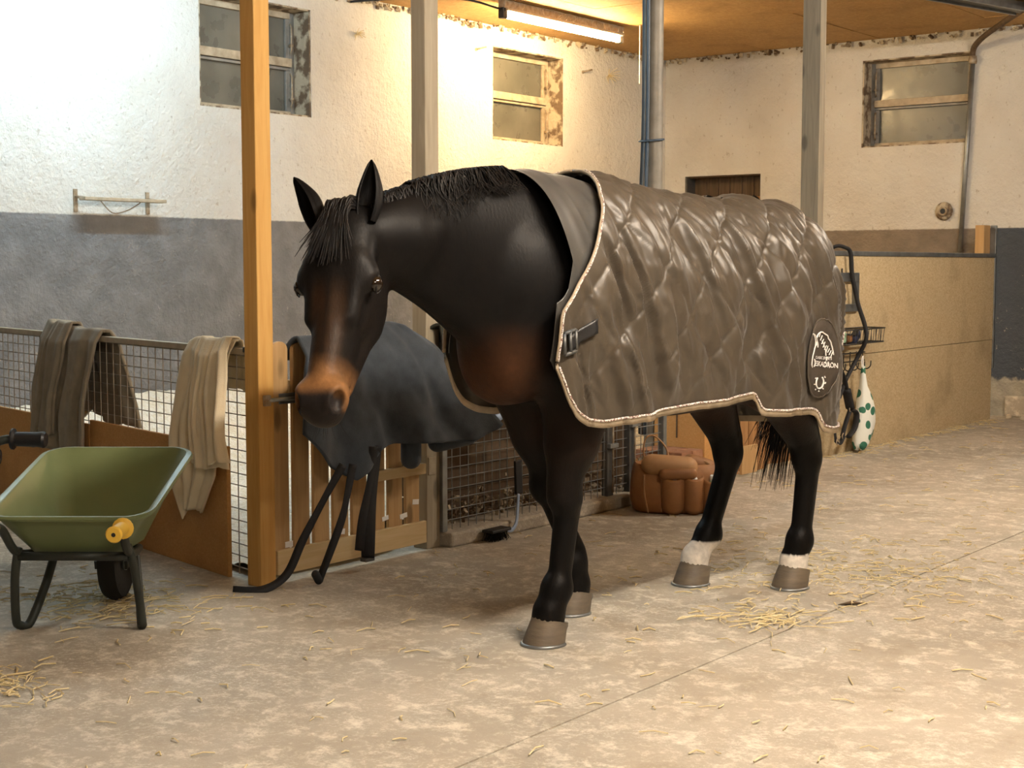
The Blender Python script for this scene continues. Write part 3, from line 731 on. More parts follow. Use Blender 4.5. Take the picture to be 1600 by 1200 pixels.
for k in (-1, 0, 1): bk.tube([c0+fwd*hl_*k-dn*hw_, c0+fwd*hl_*k+dn*hw_], .007, 6)
for k in (-1, 1): bk.tube([c0-fwd*hl_+dn*hw_*k, c0+fwd*hl_+dn*hw_*k], .007, 6)
bk.build('buckle', M['steel_dark'], rug, smooth=True)
# badge: dark oval with a line-drawn horse head, lettering and horseshoe
pi_, pj_ = near(-.575, .985)
P0 = RG[1][0]; U0 = RG[1][1]; ds = abs(U0[pi_+5, pj_, 0]-U0[pi_, pj_, 0])/5; dv = abs(U0[pi_, pj_+5, 1]-U0[pi_, pj_, 1])/5
ZB = P0[pi_, pj_, 2]; SB = P0[pi_, pj_, 0]
def badge(x, y, up):                       # x to the rear, y up, metres
    j = pj_-y/dv
    for _ in range(3):
        i = np.interp(SB-x, U0[:, int(round(j)), 0], np.arange(n0)); zc = P0[int(round(i)), 60:, 2]
        j = 60+np.interp(-(ZB+y), -np.minimum.accumulate(zc), np.arange(len(zc)))
    return on_rug(i, j, up)
mb = MB(); rings = [[badge(.105*k*math.cos(a), .155*k*math.sin(a), .009+.004*(k < .99)) for a in np.linspace(0, 2*PI, 49)] for k in (.02, .25, .5, .75, .97, 1.)]
mb.grid(rings).build('badge_patch', M['patch'], rug, smooth=True)
MB().tube([badge(.106*math.cos(a), .156*math.sin(a), .011) for a in np.linspace(0, 2*PI, 60)], .0035, 6).build('badge_edge', M['rug'], rug, smooth=True)
mk = MB()
def line(pts, r=.0026, n=5): mk.tube([badge(x, y, .0165) for x, y in pts], r, 5)
c2 = lambda pts: [(p.x, p.y) for p in arc([(x, y, 0) for x, y in pts], 5)]
line(c2([(-.085, .100), (-.072, .085), (-.062, .060), (-.070, .035), (-.078, .010), (-.080, -.020), (-.074, -.032)]))
line(c2([(-.085, .100), (-.066, .092), (-.050, .070), (-.056, .052)])); line(c2([(-.05, .07), (-.042, .060), (-.040, .045)]))
line(c2([(-.055, .082), (-.030, .102), (.0, .100), (.030, .080), (.052, .045), (.062, .012)]), .003)
line(c2([(-.01, .070), (.008, .045), (.018, .015)])); line(c2([(-.062, .0), (-.055, -.018), (-.062, -.030)]))
for k in range(9):
    t = k/8; x, y = -.020+.078*t, .094-.07*t-.012*math.sin(t*PI)+.012*(1-t); x1, y1 = x-.012, y-.020
    line([(x, y), (x1, y1)], .002)
hs = [(-.012+.024*math.cos(a), -.095+.024*math.sin(a)) for a in np.linspace(math.radians(130), math.radians(410), 18)]; line(hs, .0035)
for a in np.linspace(150, 390, 7): a = math.radians(a); x, y = -.012+.035*math.cos(a), -.095+.035*math.sin(a); line([(x-.002, y), (x+.002, y)], .003)
def lettering(text, size, x0, y0, slope=0.):
    cu = bpy.data.curves.new('t', 'FONT'); cu.body = text; cu.size = size; cu.space_character = .95; cu.offset = size*.012
    to = bpy.data.objects.new('t', cu); COL.objects.link(to); bpy.context.view_layer.update()
    tm = to.evaluated_get(bpy.context.evaluated_depsgraph_get()).to_mesh()
    bm = bmesh.new(); bm.from_mesh(tm); bmesh.ops.triangulate(bm, faces=bm.faces)
    xs = [v.co.x for v in bm.verts]; wd = max(xs)-min(xs)
    vv = [badge(x0+v.co.x, y0+v.co.y+slope*v.co.x, .0175) for v in bm.verts]; ff = [[v.index for v in f.verts] for f in bm.faces]
    mk.add(vv, ff); bm.free(); bpy.data.objects.remove(to); bpy.data.curves.remove(cu); return wd
lettering('CLASSIC SPORTS', .0150, -.056, .002, -.10); lettering('ESKADRON', .0285, -.058, -.026, -.12)
mk.build('badge_embroidery', M['white_stitch'], rug)
# ------------------------------------------------------------------ posts
def post(x0, x1, y0, y1, m, label, name='timber_post', z1=ZC):
    return tag(MB().b2((x0, y0, 0), (x1, y1, z1)).build(name, m, bevel=.004), label, 'post')
post(-4.655, -4.570, 4.120, 4.205, M['wood_orange'], 'bright orange pine post at the stall corner beside the gate latch')
post(-4.660, -4.572, 5.175, 5.270, M['wood_pale'], 'pale grey timber post at the hinge end of the gate')
post(-4.720, -4.585, 9.255, 9.340, M['wood_grey'], 'weathered grey timber post rising behind the horse rump')
pp = thing('steel_pole', (-4.93, 7.71, 0), 'round steel pole with bundled cables strapped to it', 'pole')
MB().tube([(-4.93, 7.71, 0), (-4.93, 7.71, ZC)], .052, 18).build('pole_shaft', M['pole'], pp, smooth=True, auto=40)
for k, (dx, dy) in enumerate(((-.035, -.062), (-.055, -.045), (-.005, -.068), (-.02, -.075))):
    MB().tube(arc([(-4.93+dx*1.1, 7.71+dy*1.1, .3), (-4.93+dx*1.3, 7.71+dy*1.35, 1.4), (-4.93+dx, 7.71+dy, 2.3), (-4.93+dx*1.05, 7.71+dy*1.05, ZC)], 6), .011-.002*(k % 2), 6).build('cable', M[('black_plastic', 'black_plastic', 'cable_blue', 'steel_dark')[k]], pp, smooth=True)
for z in (2.12, 3.02):
    MB().tube([(-4.935+.068*math.cos(a)-.012*(a > PI), 7.695+.078*math.sin(a), z+.01*math.sin(a)) for a in np.linspace(0, 2*PI, 16)[:-1]], .007, 5, closed=True).build('cable_tie', M['cable_blue'], pp, smooth=True)

# ------------------------------------------------------------------ the mesh fence running back to the left wall
FB = Vector((-4.6, 4.15, 0)); FD = Vector((.97721, -.21226, 0)); FN = Vector((-.21226, -.97721, 0))
def fp(a, z, off=0.): return FB-FD*a+FN*off+Vector((0, 0, z))
FRZ = math.atan2(FD.y, FD.x)
def fbox(mb, a0, a1, z0, z1, o0, o1):
    return mb.box(fp((a0+a1)/2, (z0+z1)/2, (o0+o1)/2), (a1-a0, abs(o1-o0), z1-z0), FRZ)
FA0, FA1 = .045, 3.60
fn = thing('mesh_fence', fp(1.8, 0), 'welded mesh stall fence with orange chipboard lower panels', 'fence')
fbox(MB(), FA0, FA1, .972, 1.0, -.016, .016).build('top_rail', M['angle_wood'], fn, bevel=.003)
fbox(MB(), FA0, FA0+.032, .0, .985, -.016, .020).build('end_angle', M['steel_dark'], fn, bevel=.003)
fbox(MB(), FA0-.004, FA0+.05, .985, 1.008, -.02, .024).build('end_cap', M['black_plastic'], fn, bevel=.003)
mb = MB(); a = FA0+.06
while a < FA1: mb.tube([fp(a, .02, .004), fp(a, 1.0, .004)], .0026, 5); a += .077
z = .05
while z < .97: mb.tube([fp(FA0+.02, z, 0), fp(FA1, z, 0)], .0026, 5); z += .051
tag(mb.build('wire_mesh', M['wire'], fn), kind='stuff')
fbox(MB(), .235, 1.655, .0, .572, .010, .030).build('chipboard_panel', M['board_orange'], fn, bevel=.003)
fbox(MB(), 1.662, FA1, .0, .548, .010, .030).build('chipboard_panel', M['board_orange'], fn, bevel=.003)
fbox(MB(), FA0+.034, .075, .0, .97, -.03, -.012).build('end_batten', M['wood_rail'], fn)

# ------------------------------------------------------------------ the picket gate
gt = thing('picket_gate', (-4.57, 4.69, 0), 'pine picket gate with round topped boards between two posts', 'gate')
def picket(y0, y1, z0, z1, x0, x1):
    n = 9; r = (y1-y0)/2; pr = [(y0, z0), (y1, z0)]+[((y0+y1)/2+r*math.cos(t), z1-r*.75+r*.75*math.sin(t)) for t in np.linspace(0, PI, n)]
    m = len(pr); mb = MB(); mb.add([(x0, y, z) for y, z in pr]+[(x1, y, z) for y, z in pr], [tuple(range(m)), tuple(range(2*m-1, m-1, -1))]+[(i, (i+1) % m, m+(i+1) % m, m+i) for i in range(m)])
    return mb
for k in range(8):
    y0 = 4.214+k*.1195; h = random.uniform(-.006, .006)
    picket(y0, y0+.092, .055, 1.024+h, -4.610, -4.592).build('picket', M['wood_gate'], gt, bevel=.002)
MB().b2((-4.590, 4.214, .035), (-4.568, 5.168, .140)).build('bottom_rail', M['wood_rail'], gt, bevel=.003)
MB().b2((-4.590, 4.80, .365), (-4.570, 5.168, .415)).build('middle_rail', M['wood_rail'], gt, bevel=.003)
MB().b2((-4.640, 4.214, .78), (-4.614, 5.168, .86)).build('back_rail', M['wood_rail'], gt, bevel=.003)
for y, z in ((4.30, .155), (4.62, .165), (4.905, .185), (5.03, .18), (5.115, .235)):
    MB().box((-4.5905, y, z), (.0015, random.uniform(.03, .055), random.uniform(.018, .028)), rx=random.uniform(-.2, .2)).build('paper_sticker', M['white_stitch'], gt)
MB().b2((-4.5735, 5.185, .355), (-4.567, 5.235, .44)).build('hinge_plate', M['angle_wood'], gt, bevel=.002)
bl = thing('bolt_latch', (-4.57, 4.25, .785), 'zinc sliding bolt latch joining picket gate to corner post', 'latch')
MB().b2((-4.575, 4.235, .765), (-4.568, 4.40, .81)).build('back_plate', M['galv'], bl, bevel=.002)
MB().tube([(-4.556, 4.16, .788), (-4.556, 4.40, .788)], .009, 8).build('bolt', M['galv'], bl, smooth=True)
MB().tube([(-4.556, 4.33, .788), (-4.53, 4.33, .775), (-4.525, 4.33, .75)], .006, 8).build('bolt_knob', M['galv'], bl, smooth=True)
MB().b2((-4.568, 4.14, .765), (-4.548, 4.17, .81)).build('keeper', M['tarnish'], bl, bevel=.002)

# ------------------------------------------------------------------ mesh panels with a sill, dark boards behind
sl_ = tag(MB().b2((-4.74, 5.272, 0), (-4.50, 7.36, .07)).build('stall_sill', M['floor'], bevel=.012), 'low concrete kerb under the steel mesh panels', 'kerb')
mp = thing('mesh_screen', (-4.57, 6.3, .07), 'galvanised mesh stall front behind the horse, with steel frame', 'mesh screen')
mb = MB(); y = 5.30
while y < 7.27: mb.tube([(-4.575, y, .07), (-4.575, y, .99)], .0026, 5); y += .062
z = .12
while z < .99: mb.tube([(-4.570, 5.275, z), (-4.570, 7.27, z)], .0026, 5); z += .051
tag(mb.build('wire_mesh', M['galv'], mp), kind='stuff')
MB().b2((-4.60, 5.272, .985), (-4.55, 7.28, 1.02)).build('top_rail', M['galv'], mp, bevel=.003)
for y in (5.285, 6.695, 6.915, 7.262):
    MB().b2((-4.592, y-.018-.012*(6 < y < 7), .07), (-4.552, y+.018+.012*(6 < y < 7), .99)).build('frame_upright', M['steel_dark'] if 6 < y < 7 else M['galv'], mp, bevel=.003)
for y in (6.70, 6.92):
    r_ = MB().tube([(-4.54, y, .09), (-4.54, y, .75)], .006, 8).build('drop_bolt', M['tarnish'], mp, smooth=True)
    MB().b2((-4.555, y-.04, .34+.1*(y > 6.8)), (-4.528, y+.04, .365+.1*(y > 6.8))).build('bolt_keeper', M['galv'], r_, bevel=.002)
bb = thing('board_wall', (-4.80, 6.3, 0), 'dark weathered board wall right behind the mesh panels', 'board wall')
for k in range(9):
    z0 = .0+k*.108
    MB().b2((-4.83, 5.28, z0), (-4.80+random.uniform(0, .008), 7.30, z0+.103)).build('plank', M['wood_dark'], bb, bevel=.003)
mb = MB()
for k in range(330):
    y = random.uniform(5.32, 7.2); z = .075+abs(random.gauss(0, .07)); q = random.uniform(.006, .022)
    mb.box((-4.70+random.uniform(-.05, .05), y, z), (q, q*1.4, q*.7), random.uniform(0, 3), random.uniform(0, 3))
tag(mb.build('litter', M['mortar']), 'scraps of pale litter heaped behind the steel mesh', 'litter', kind='stuff')

# ------------------------------------------------------------------ orange box with brick step, plank gate
fb = thing('board_box', (-4.68, 7.73, 0), 'orange chipboard box standing at the end of the mesh panels', 'box')
MB().b2((-4.86, 7.625, 0), (-4.50, 7.80, 1.0)).build('box_body', M['board_orange'], fb, bevel=.004)
MB().b2((-4.70, 7.628, .30), (-4.692, 7.620, 1.0)).build('panel_joint', M['wood_dark'], fb)
st = thing('brick_step', (-4.67, 7.49, 0), 'low step topped with red bricks beside the orange box', 'step')
MB().b2((-4.84, 7.365, 0), (-4.50, 7.62, .185)).build('step_base', M['board_orange'], st, bevel=.004)
M['brick'] = simple('brick', (.24, .10, .05), .85, 0, (.34, .17, .09), 20, bump=.5, bscale=80)
for i in range(3):
    for j in range(2):
        MB().b2((-4.835+i*.113, 7.368+j*.127, .187), (-4.730+i*.113, 7.488+j*.127, .245)).build('brick', M['brick'], st, bevel=.004)
pg = thing('plank_gate', (-4.56, 8.5, 0), 'old brown vertical plank gate behind the horse hind legs', 'gate')
for k in range(12):
    y0 = 7.84+k*.116; MB().b2((-4.60, y0, .02+random.uniform(0, .03)), (-4.575+random.uniform(0, .01), y0+.104, .98+random.uniform(-.02, .02))).build('plank', M['wood_old'], pg, bevel=.003)
for z in (.17, .8): MB().b2((-4.63, 7.84, z), (-4.602, 9.23, z+.09)).build('cross_rail', M['wood_old'], pg)
MB().b2((-4.572, 8.18, .02), (-4.55, 8.38, .20)).build('patch_board', M['wood_gate'], pg, bevel=.003)
ch = thing('hanging_chain', (-4.545, 8.45, .9), 'dark chain hanging on the old plank gate', 'chain')
for k in range(16):
    c = Vector((-4.553, 8.42+.004*math.sin(k), .88-k*.042)); ang = k % 2
    pts = [c+(Vector((0, .012*math.cos(t), .028*math.sin(t))) if ang else Vector((.010*math.cos(t), 0, .028*math.sin(t)))) for t in np.linspace(0, 2*PI, 10)[:-1]]
    MB().tube(pts, .004, 5, closed=True).build('chain_link', M['steel_dark'], ch, smooth=True)

# ------------------------------------------------------------------ pale chipboard partition to the end wall
pt = thing('chipboard_partition', (-4.6, 11.0, 0), 'tall pale chipboard partition with galvanised top rail', 'partition')
for y0, y1 in ((9.365, 11.03), (11.036, 12.70)):
    for z0, z1 in ((.0, .70), (.704, 1.42)):
        MB().b2((-4.635, y0, z0), (-4.600+random.uniform(-.002, .003), y1, z1)).build('chipboard_panel', M['chipboard'], pt, bevel=.002)
MB().b2((-4.645, 9.36, 1.42), (-4.588, 12.72, 1.455)).build('top_rail', M['galv'], pt, bevel=.004)
MB().b2((-4.640, 12.70, .45), (-4.590, 12.735, 1.70)).build('end_angle', M['galv'], pt, bevel=.003)
MB().b2((-4.72, 12.55, 1.455), (-4.64, 12.70, 1.70)).build('end_post', M['wood_gate'], pt, bevel=.004)
for k in range(9):
    x, y = -4.50+k*.15, YB-.15-.05*(k % 2); q = random.uniform(.05, .078)
    mb = MB(); mb.box((x, y, q*.28), (q*1.6, q, q*.6), random.uniform(0, 3), random.uniform(-.2, .2), taper=random.uniform(.5, .8), shift=(q*.1, 0))
    tag(mb.build('rubble_stone', M['mortar'], bevel=.012), 'broken chunk of concrete at the foot of the end wall', 'rubble', 'rubble at the end wall')
tag(MB().b2((-4.58, YB-.05, 0), (XR, YB-.002, .19)).build('trim_2', M['floor'], bevel=.02), 'concrete plinth under the end wall', kind='structure')
# conduit, wall vent, wall rail
cn = thing('conduit', (-5.02, YB-.03, 1.46), 'thin metal conduit climbing the end wall to the ceiling', 'pipe')
MB().tube([(-5.03, YB-.025, 1.40), (-4.95, YB-.025, 3.20)], .022, 10).build('pipe', M['galv'], cn, smooth=True)
MB().tube(arc([(-4.95, YB-.025, 3.18), (-4.93, YB-.06, 3.29), (-4.72, 12.72, 3.36), (-4.20, 12.05, 3.41), (-3.6, 11.2, 3.42)], 6), .026, 8).build('flexible_hose', M['wood_dark'], cn, smooth=True)
MB().lathe([(.034, 0), (.04, .02), (.034, .07)], (-4.95, YB-.03, 3.15), 10).build('coupling', M['tarnish'], cn, smooth=True)
vt = thing('wall_vent', (-5.19, YB, 1.84), 'round pipe stub in a broken hole in end wall', 'pipe')
MB().lathe([(.075, -.006), (.085, .004), (.055, .016), (.045, .01)], (-5.19, YB-.012, 1.845), 16, (0, -1, 0)).build('crumbled_rim', M['mortar'], vt, smooth=True)
MB().lathe([(.040, 0), (.040, .03), (.026, .03), (.026, .005)], (-5.19, YB-.02, 1.845), 16, (0, -1, 0)).build('pipe_stub', M['tarnish'], vt, smooth=True, auto=40)
MB().lathe([(.024, 0), (.024, .008)], (-5.19, YB-.04, 1.845), 16, (0, -1, 0)).build('dark_bore', M['black_plastic'], vt)
wr_ = thing('wall_rail', (XL, 6.1, 1.78), 'small pale metal rail on brackets just above the grey dado', 'rail')
for y in (5.82, 6.40):
    MB().b2((XL, y-.014, 1.70), (XL+.012, y+.014, 1.85)).build('bracket_plate', M['tarnish'], wr_)
    MB().tube([(XL+.005, y, 1.80), (XL+.11, y, 1.79)], .009, 8).build('bracket_arm', M['tarnish'], wr_, smooth=True)
MB().b2((XL+.07, 5.80, 1.775), (XL+.14, 6.46, 1.797)).build('rail_bar', M['frame_paint'], wr_, bevel=.004)
MB().tube(arc([(XL+.06, 5.98, 1.775), (XL+.05, 6.08, 1.70), (XL+.05, 6.20, 1.72), (XL+.06, 6.30, 1.775)], 5), .004, 5).build('string', M['tarnish'], wr_, smooth=True)
M['straw'] = simple('straw', (.74, .63, .38), .7, 0, (.55, .43, .20), 30)
def tuft(p, nrm, n, r, label):
    mb = MB(); nrm = Vector(nrm)
    for k in range(n):
        d = Vector((random.gauss(0, 1), random.gauss(0, 1), random.gauss(0, 1))).normalized()*r*random.uniform(.4, 1)+nrm*r*.3
        if d.dot(nrm) < 0: d -= nrm*d.dot(nrm)*1.7
        mb.tube([Vector(p), Vector(p)+d*.5+Vector((0, 0, .01)), Vector(p)+d], .0022, 4)
    return tag(mb.build('dry_tuft', M['straw']), label, 'tuft', kind='stuff')
tuft((XL+.005, 8.47, 3.165), (1, 0, 0), 22, .07, 'dry cobwebby tuft on the wall between two windows')
tuft((XL+.005, 11.98, 3.20), (1, 0, 0), 18, .13, 'dry straw tuft on the wall beyond the cream window')
for y, z in ((9.95, 3.22), (11.55, 3.19), (12.72, 3.08)):
    nl = thing('wall_nail', (XL, y, z), {9.95: 'bent nail left of the cream framed window', 11.55: 'bent nail right of the cream framed window', 12.72: 'stub fixed to side wall near the corner'}[y], 'nail')
    MB().tube([(XL-.01, y, z), (XL+.05, y+.01, z+.01), (XL+.06, y+.07, z+.025)], .008, 6).build('shank', M['tarnish'], nl, smooth=True)
    MB().lathe([(.016, 0), (.016, .008)], (XL+.0, y, z), 8, (1, 0, 0)).build('washer', M['tarnish'], nl)
tag(MB().tube([(-7.18, 10.98, ZC), (-7.18, 10.98, 2.95)], .004, 5).build('pull_cord', M['white_stitch']), 'thin white pull cord hanging from the ceiling by the tube lamp', 'cord')
tag(MB().tube(arc([(-7.36, 9.24, 3.38), (-7.5, 8.9, 3.43), (-7.9, 8.6, 3.43), (-8.15, 8.35, 3.40)], 5), .009, 6).build('lamp_cable', M['black_plastic'], smooth=True), 'dark cable running from the lit tube lamp to the wall', 'cable')
# deep pale bedding in the stall
n = 70; gx = np.linspace(0, 1, n); gy = np.linspace(4.3, 8.6, n); GX, GY = np.meshgrid(gx, gy, indexing='ij'); GX = -8.19+GX*np.where(GY < 5.12, 3.50, 3.20)
GZ = .05+.03*vnoise(GX*6, GY*6, 50)+.02*vnoise(GX*17, GY*17, 51)+.42*np.exp(-((GX+8.2)/.55)**2)
fencey = 4.15+(-4.6-GX)*.2172+.06
GYc = fencey+(GY-4.3)*((8.6-fencey)/4.3)
M['bedding'] = simple('bedding', (.86, .83, .75), .9, 0, (.74, .67, .52), 25, bump=.8, bscale=70, bdist=.02)
tag(MB().grid(np.stack([GX, GYc, GZ], -1)).build('bedding', M['bedding'], smooth=True), 'deep pale wood shavings bedding in the lit stall', 'bedding', kind='stuff')
cl = thing('ceiling_channel', (-4.3, 11.2, 3.40), 'unlit metal channel fixed to the ceiling boards near the conduit', 'channel')
MB().box((-4.33, 11.30, 3.415), (.16, 1.5, .05), -.26).build('channel_body', M['steel_dark'], cl, bevel=.005)
for e in (-1, 1): MB().box((-4.33+e*.09, 11.30+e*.024, 3.405), (.02, 1.5, .07), -.26).build('channel_flange', M['galv'], cl, bevel=.003)
# ------------------------------------------------------------------ cloths over the fence
def cloth_mat(name, a, b, bs=220, rough=.9):
    t = NT(name); t.color(t.mix(t.ramp(t.noise(14, detail=6), .3, .7), a, b)); t.bump(t.noise(bs, detail=2), .35, .003)
    return t.set(Roughness=rough, Sheen_Weight=.15, Specular_IOR_Level=.2)
M['towel'] = cloth_mat('towel_taupe', (.20, .165, .115), (.27, .225, .16))
M['khaki'] = cloth_mat('khaki_cotton', (.74, .62, .42), (.80, .69, .50))
M['navy'] = cloth_mat('blanket_navy', (.034, .043, .056), (.054, .066, .082), 160)
M['green_cloth'] = cloth_mat('blanket_green', (.035, .036, .028), (.052, .052, .04))
M['strap'] = simple('black_webbing', (.010, .010, .012), .7, bump=.3, bscale=300)
def drape(path, aL, aR, nc, fold, seed, solid, name, m, parent=None):
    """path: list of (offset, z); aL/aR: width limits along the path (lists)"""
    k = np.linspace(0, len(path)-1, 70); ii = np.arange(len(path)); O_ = np.interp(k, ii, [p[0] for p in path]); Zz = np.interp(k, ii, [p[1] for p in path])
    A0 = np.interp(k, ii, aL); A1 = np.interp(k, ii, aR); top = max(Zz); P = np.zeros((70, nc, 3))
    for i in range(70):
        c = np.linspace(0, 1, nc); a = A0[i]+(A1[i]-A0[i])*c; dr = min(1, (top-Zz[i])/.35)
        f = fold*(.25+.75*dr)*(np.sin(c*19+seed+1.5*np.sin(c*5+seed))+.7*vnoise(c*7+seed, np.full(nc, Zz[i]*3.), seed)+.5*np.sin(c*34+seed*2))
        z = Zz[i]+.012*vnoise(c*5, np.full(nc, float(seed)), 4)*(1+2*dr)-.010*np.sin(c*PI)*0
        sgn = 1 if O_[i] >= 0 else -1
        for j in range(nc): P[i, j] = fp(a[j]+.012*np.sin(Zz[i]*14+c[j]*6+seed), z[j], O_[i]+sgn*abs(fold)*1.2*dr+f[j]*(1 if sgn > 0 else -.6))
    return MB().grid(P).build(name, m, parent, smooth=True, solid=solid)
tw = thing('towel', fp(1.85, .40), 'thick taupe towel hanging folded over the mesh fence', 'towel')
drape([(.055, .40), (.06, .6), (.05, .85), (.045, .98), (.02, 1.035), (-.02, 1.035), (-.045, .98), (-.05, .8), (-.05, .58)], [1.66, 1.62, 1.56, 1.54, 1.52, 1.50, 1.46, 1.36, 1.30], [2.31, 2.27, 2.2, 2.16, 2.13, 2.10, 2.06, 2.0, 1.98], 70, .017, 3, .016, 'towel_cloth', M['towel'], tw)
drape([(.085, .46), (.085, .7), (.07, .95), (.03, 1.052), (-.02, 1.05), (-.06, .95)], [1.98, 1.92, 1.86, 1.84, 1.84, 1.84], [2.27, 2.22, 2.17, 2.14, 2.12, 2.10], 36, .010, 5, .014, 'towel_fold', M['towel'], tw)
tr = thing('trousers', fp(.35, .25), 'pale khaki trousers slung over the mesh fence by the corner post', 'trousers')
drape([(.050, .25), (.055, .42), (.055, .62), (.045, .85), (.040, .97), (.02, 1.028), (-.02, 1.028), (-.04, .96), (-.045, .8)], [.44, .28, .24, .20, .18, .17, .17, .17, .18], [.56, .64, .66, .62, .59, .57, .56, .55, .54], 60, .016, 8, .007, 'long_leg', M['khaki'], tr)
drape([(.085, .50), (.082, .60), (.075, .8), (.06, .97), (.025, 1.038), (-.02, 1.036), (-.05, .95)], [.10, .13, .16, .17, .18, .18, .18], [.42, .43, .46, .45, .44, .43, .42], 44, .013, 12, .007, 'short_leg', M['khaki'], tr)
drape([(.098, .485), (.096, .515)], [.095, .10], [.425, .425], 30, .007, 12, .007, 'trouser_cuff', M['khaki'], tr)

# ------------------------------------------------------------------ dark rugs and tack on the gate
bk = thing('stable_blanket', (-4.45, 4.8, .4), 'dark navy stable blanket draped over picket gate with straps trailing', 'blanket')
nc, nr = 90, 60; P = np.zeros((nr, nc, 3))
hemY = [4.22, 4.28, 4.40, 4.53, 4.62, 4.70, 4.80, 5.10, 5.25, 5.38, 5.42]; hemZ = [.66, .60, .49, .42, .47, .54, .555, .54, .53, .58, .62]
for j in range(nc):
    c = j/(nc-1); yt = 4.33+.72*c; yb = 4.23+1.17*c; zb = np.interp(yb, hemY, hemZ); zt = 1.045+.045*math.exp(-((c-.78)/.22)**2)-.03*max(0, c-.9)*10*.3
    for i in range(nr):
        t = i/(nr-1)
        if t < .12: q = t/.12; x = -4.66+.10*q; z = zt-.10*(1-q)**2; y = yt
        else:
            q = (t-.12)/.88; z = zt+(zb-zt)*q**1.05; y = yt+(yb-yt)*q**.9
            rt_ = max(0, (c-.45)/.55); x = -4.56+.045*min(1, q*5)+(.10+.10*rt_)*q**.8+.020*q*math.sin(c*21+2*math.sin(c*4))+.022*vnoise(c*8., q*2.5, 60)+.010*vnoise(c*17., q*5., 61)
        P[i, j] = (x, y, z)
MB().grid(P).build('blanket_cloth', M['navy'], bk, smooth=True, solid=.014)
def capsule(mb, a, b, r, n=14):
    a, b = Vector(a), Vector(b); L = (b-a).length; pr = [(r*math.cos(t), r*math.sin(t)) for t in np.linspace(-PI/2, 0, 5)]+[(r*math.cos(t), L+r*math.sin(t)) for t in np.linspace(0, PI/2, 5)]
    pr[0] = (.001, -r); pr[-1] = (.001, L+r); return mb.lathe(pr, a, n, b-a)
capsule(MB(), (-4.46, 4.94, .47), (-4.46, 4.94, .66), .048).build('rolled_flap', M['navy'], bk, smooth=True)
capsule(MB(), (-4.44, 5.10, .53), (-4.42, 5.30, .545), .045).build('rolled_flap', M['navy'], bk, smooth=True)
def ribbon(pts, wd, name, par, m='strap', th=.004):
    pts = arc(pts, 6); mb = MB(); L = []; R_ = []
    for i, p in enumerate(pts):
        t = (pts[min(i+1, len(pts)-1)]-pts[max(i-1, 0)]).normalized(); s_ = t.cross(Vector((.79, -.61, .15))).normalized()
        ang = .9*math.sin(i*.22); s_ = (s_*math.cos(ang)+Vector((.79, -.61, 0))*math.sin(ang)*.6).normalized(); L.append(p+s_*wd/2); R_.append(p-s_*wd/2)
    return mb.grid([L, R_]).build(name, M[m], par, smooth=True, solid=th)
ribbon([(-4.40, 4.44, .50), (-4.42, 4.36, .38), (-4.46, 4.26, .20), (-4.47, 4.17, .06), (-4.50, 4.06, .010), (-4.60, 3.99, .008)], .036, 'strap', bk)
ribbon([(-4.38, 4.48, .50), (-4.38, 4.44, .36), (-4.39, 4.42, .27), (-4.40, 4.36, .14), (-4.41, 4.30, .02)], .034, 'strap', bk)
ribbon([(-4.42, 4.66, .56), (-4.43, 4.655, .40), (-4.44, 4.64, .22), (-4.45, 4.64, .06)], .060, 'strap', bk)
ribbon([(-4.40, 4.63, .56), (-4.41, 4.62, .42), (-4.43, 4.59, .25), (-4.45, 4.585, .10)], .040, 'strap', bk)
MB().b2((-4.47, 4.612, .045), (-4.435, 4.668, .060)).build('strap_buckle', M['steel_dark'], bk)
capsule(MB(), (-4.41, 4.298, .022), (-4.412, 4.282, .05), .018).build('strap_end', M['strap'], bk, smooth=True)
g2 = thing('green_blanket', (-4.5, 5.6, .72), 'dark olive blanket hung over the mesh panels behind the horse chest', 'blanket')
P = np.zeros((40, 50, 3))
for i in range(40):
    for j in range(50):
        q = i/39; c = j/49; y = 5.20+.95*c+.03*q; zt = 1.075-.03*c
        if q < .15: x = -4.63+.11*(q/.15); z = zt-.08*(1-q/.15)**2
        else: u = (q-.15)/.85; z = zt-(.34+.10*c)*u; x = -4.52+.03*u+.018*math.sin(c*24+1)*u+.01*vnoise(c*9., u*3., 70)
        P[i, j] = (x, y, z)
MB().grid(P).build('blanket_cloth', M['green_cloth'], g2, smooth=True, solid=.012)
M['cap_blue'] = simple('cap_blue', (.020, .028, .075), .6); M['cap_pale'] = simple('cap_pale', (.30, .40, .58), .5)
cp = thing('riding_cap', (-4.47, 5.53, .66), 'blue cap with pale brim hanging on the mesh under the olive blanket', 'cap')
mb = MB(); rings = []
for t in np.linspace(0, PI/2*.98, 8): rings.append([(-4.50+.055*math.cos(t)*max(.0, 1)*.5+.05*math.cos(t)*math.cos(a)*.6, 5.52+.085*math.cos(t)*math.cos(a+.0), .665+.085*math.cos(t)*math.sin(a)*.7+.09*math.sin(t)) for a in np.linspace(0, 2*PI, 25)])
mb.grid(rings).build('crown', M['cap_blue'], cp, smooth=True)
mb = MB(); mb.grid([[(-4.47+.03*math.sin(a)+r_*.015, 5.53+(.07+r_)*math.cos(a), .655-(.03+r_)*math.sin(a)*.95) for a in np.linspace(0, PI, 17)] for r_ in (0, .02, .04)]).build('brim', M['cap_pale'], cp, smooth=True, solid=.006)
br = thing('boot_brush', (-4.47, 5.65, 0), 'long brush with blue steel shank leaning on the mesh panel', 'brush')
MB().box((-4.50, 5.79, .285), (.016, .052, .17), rx=.05).build('grip', M['strap'], br, bevel=.004)
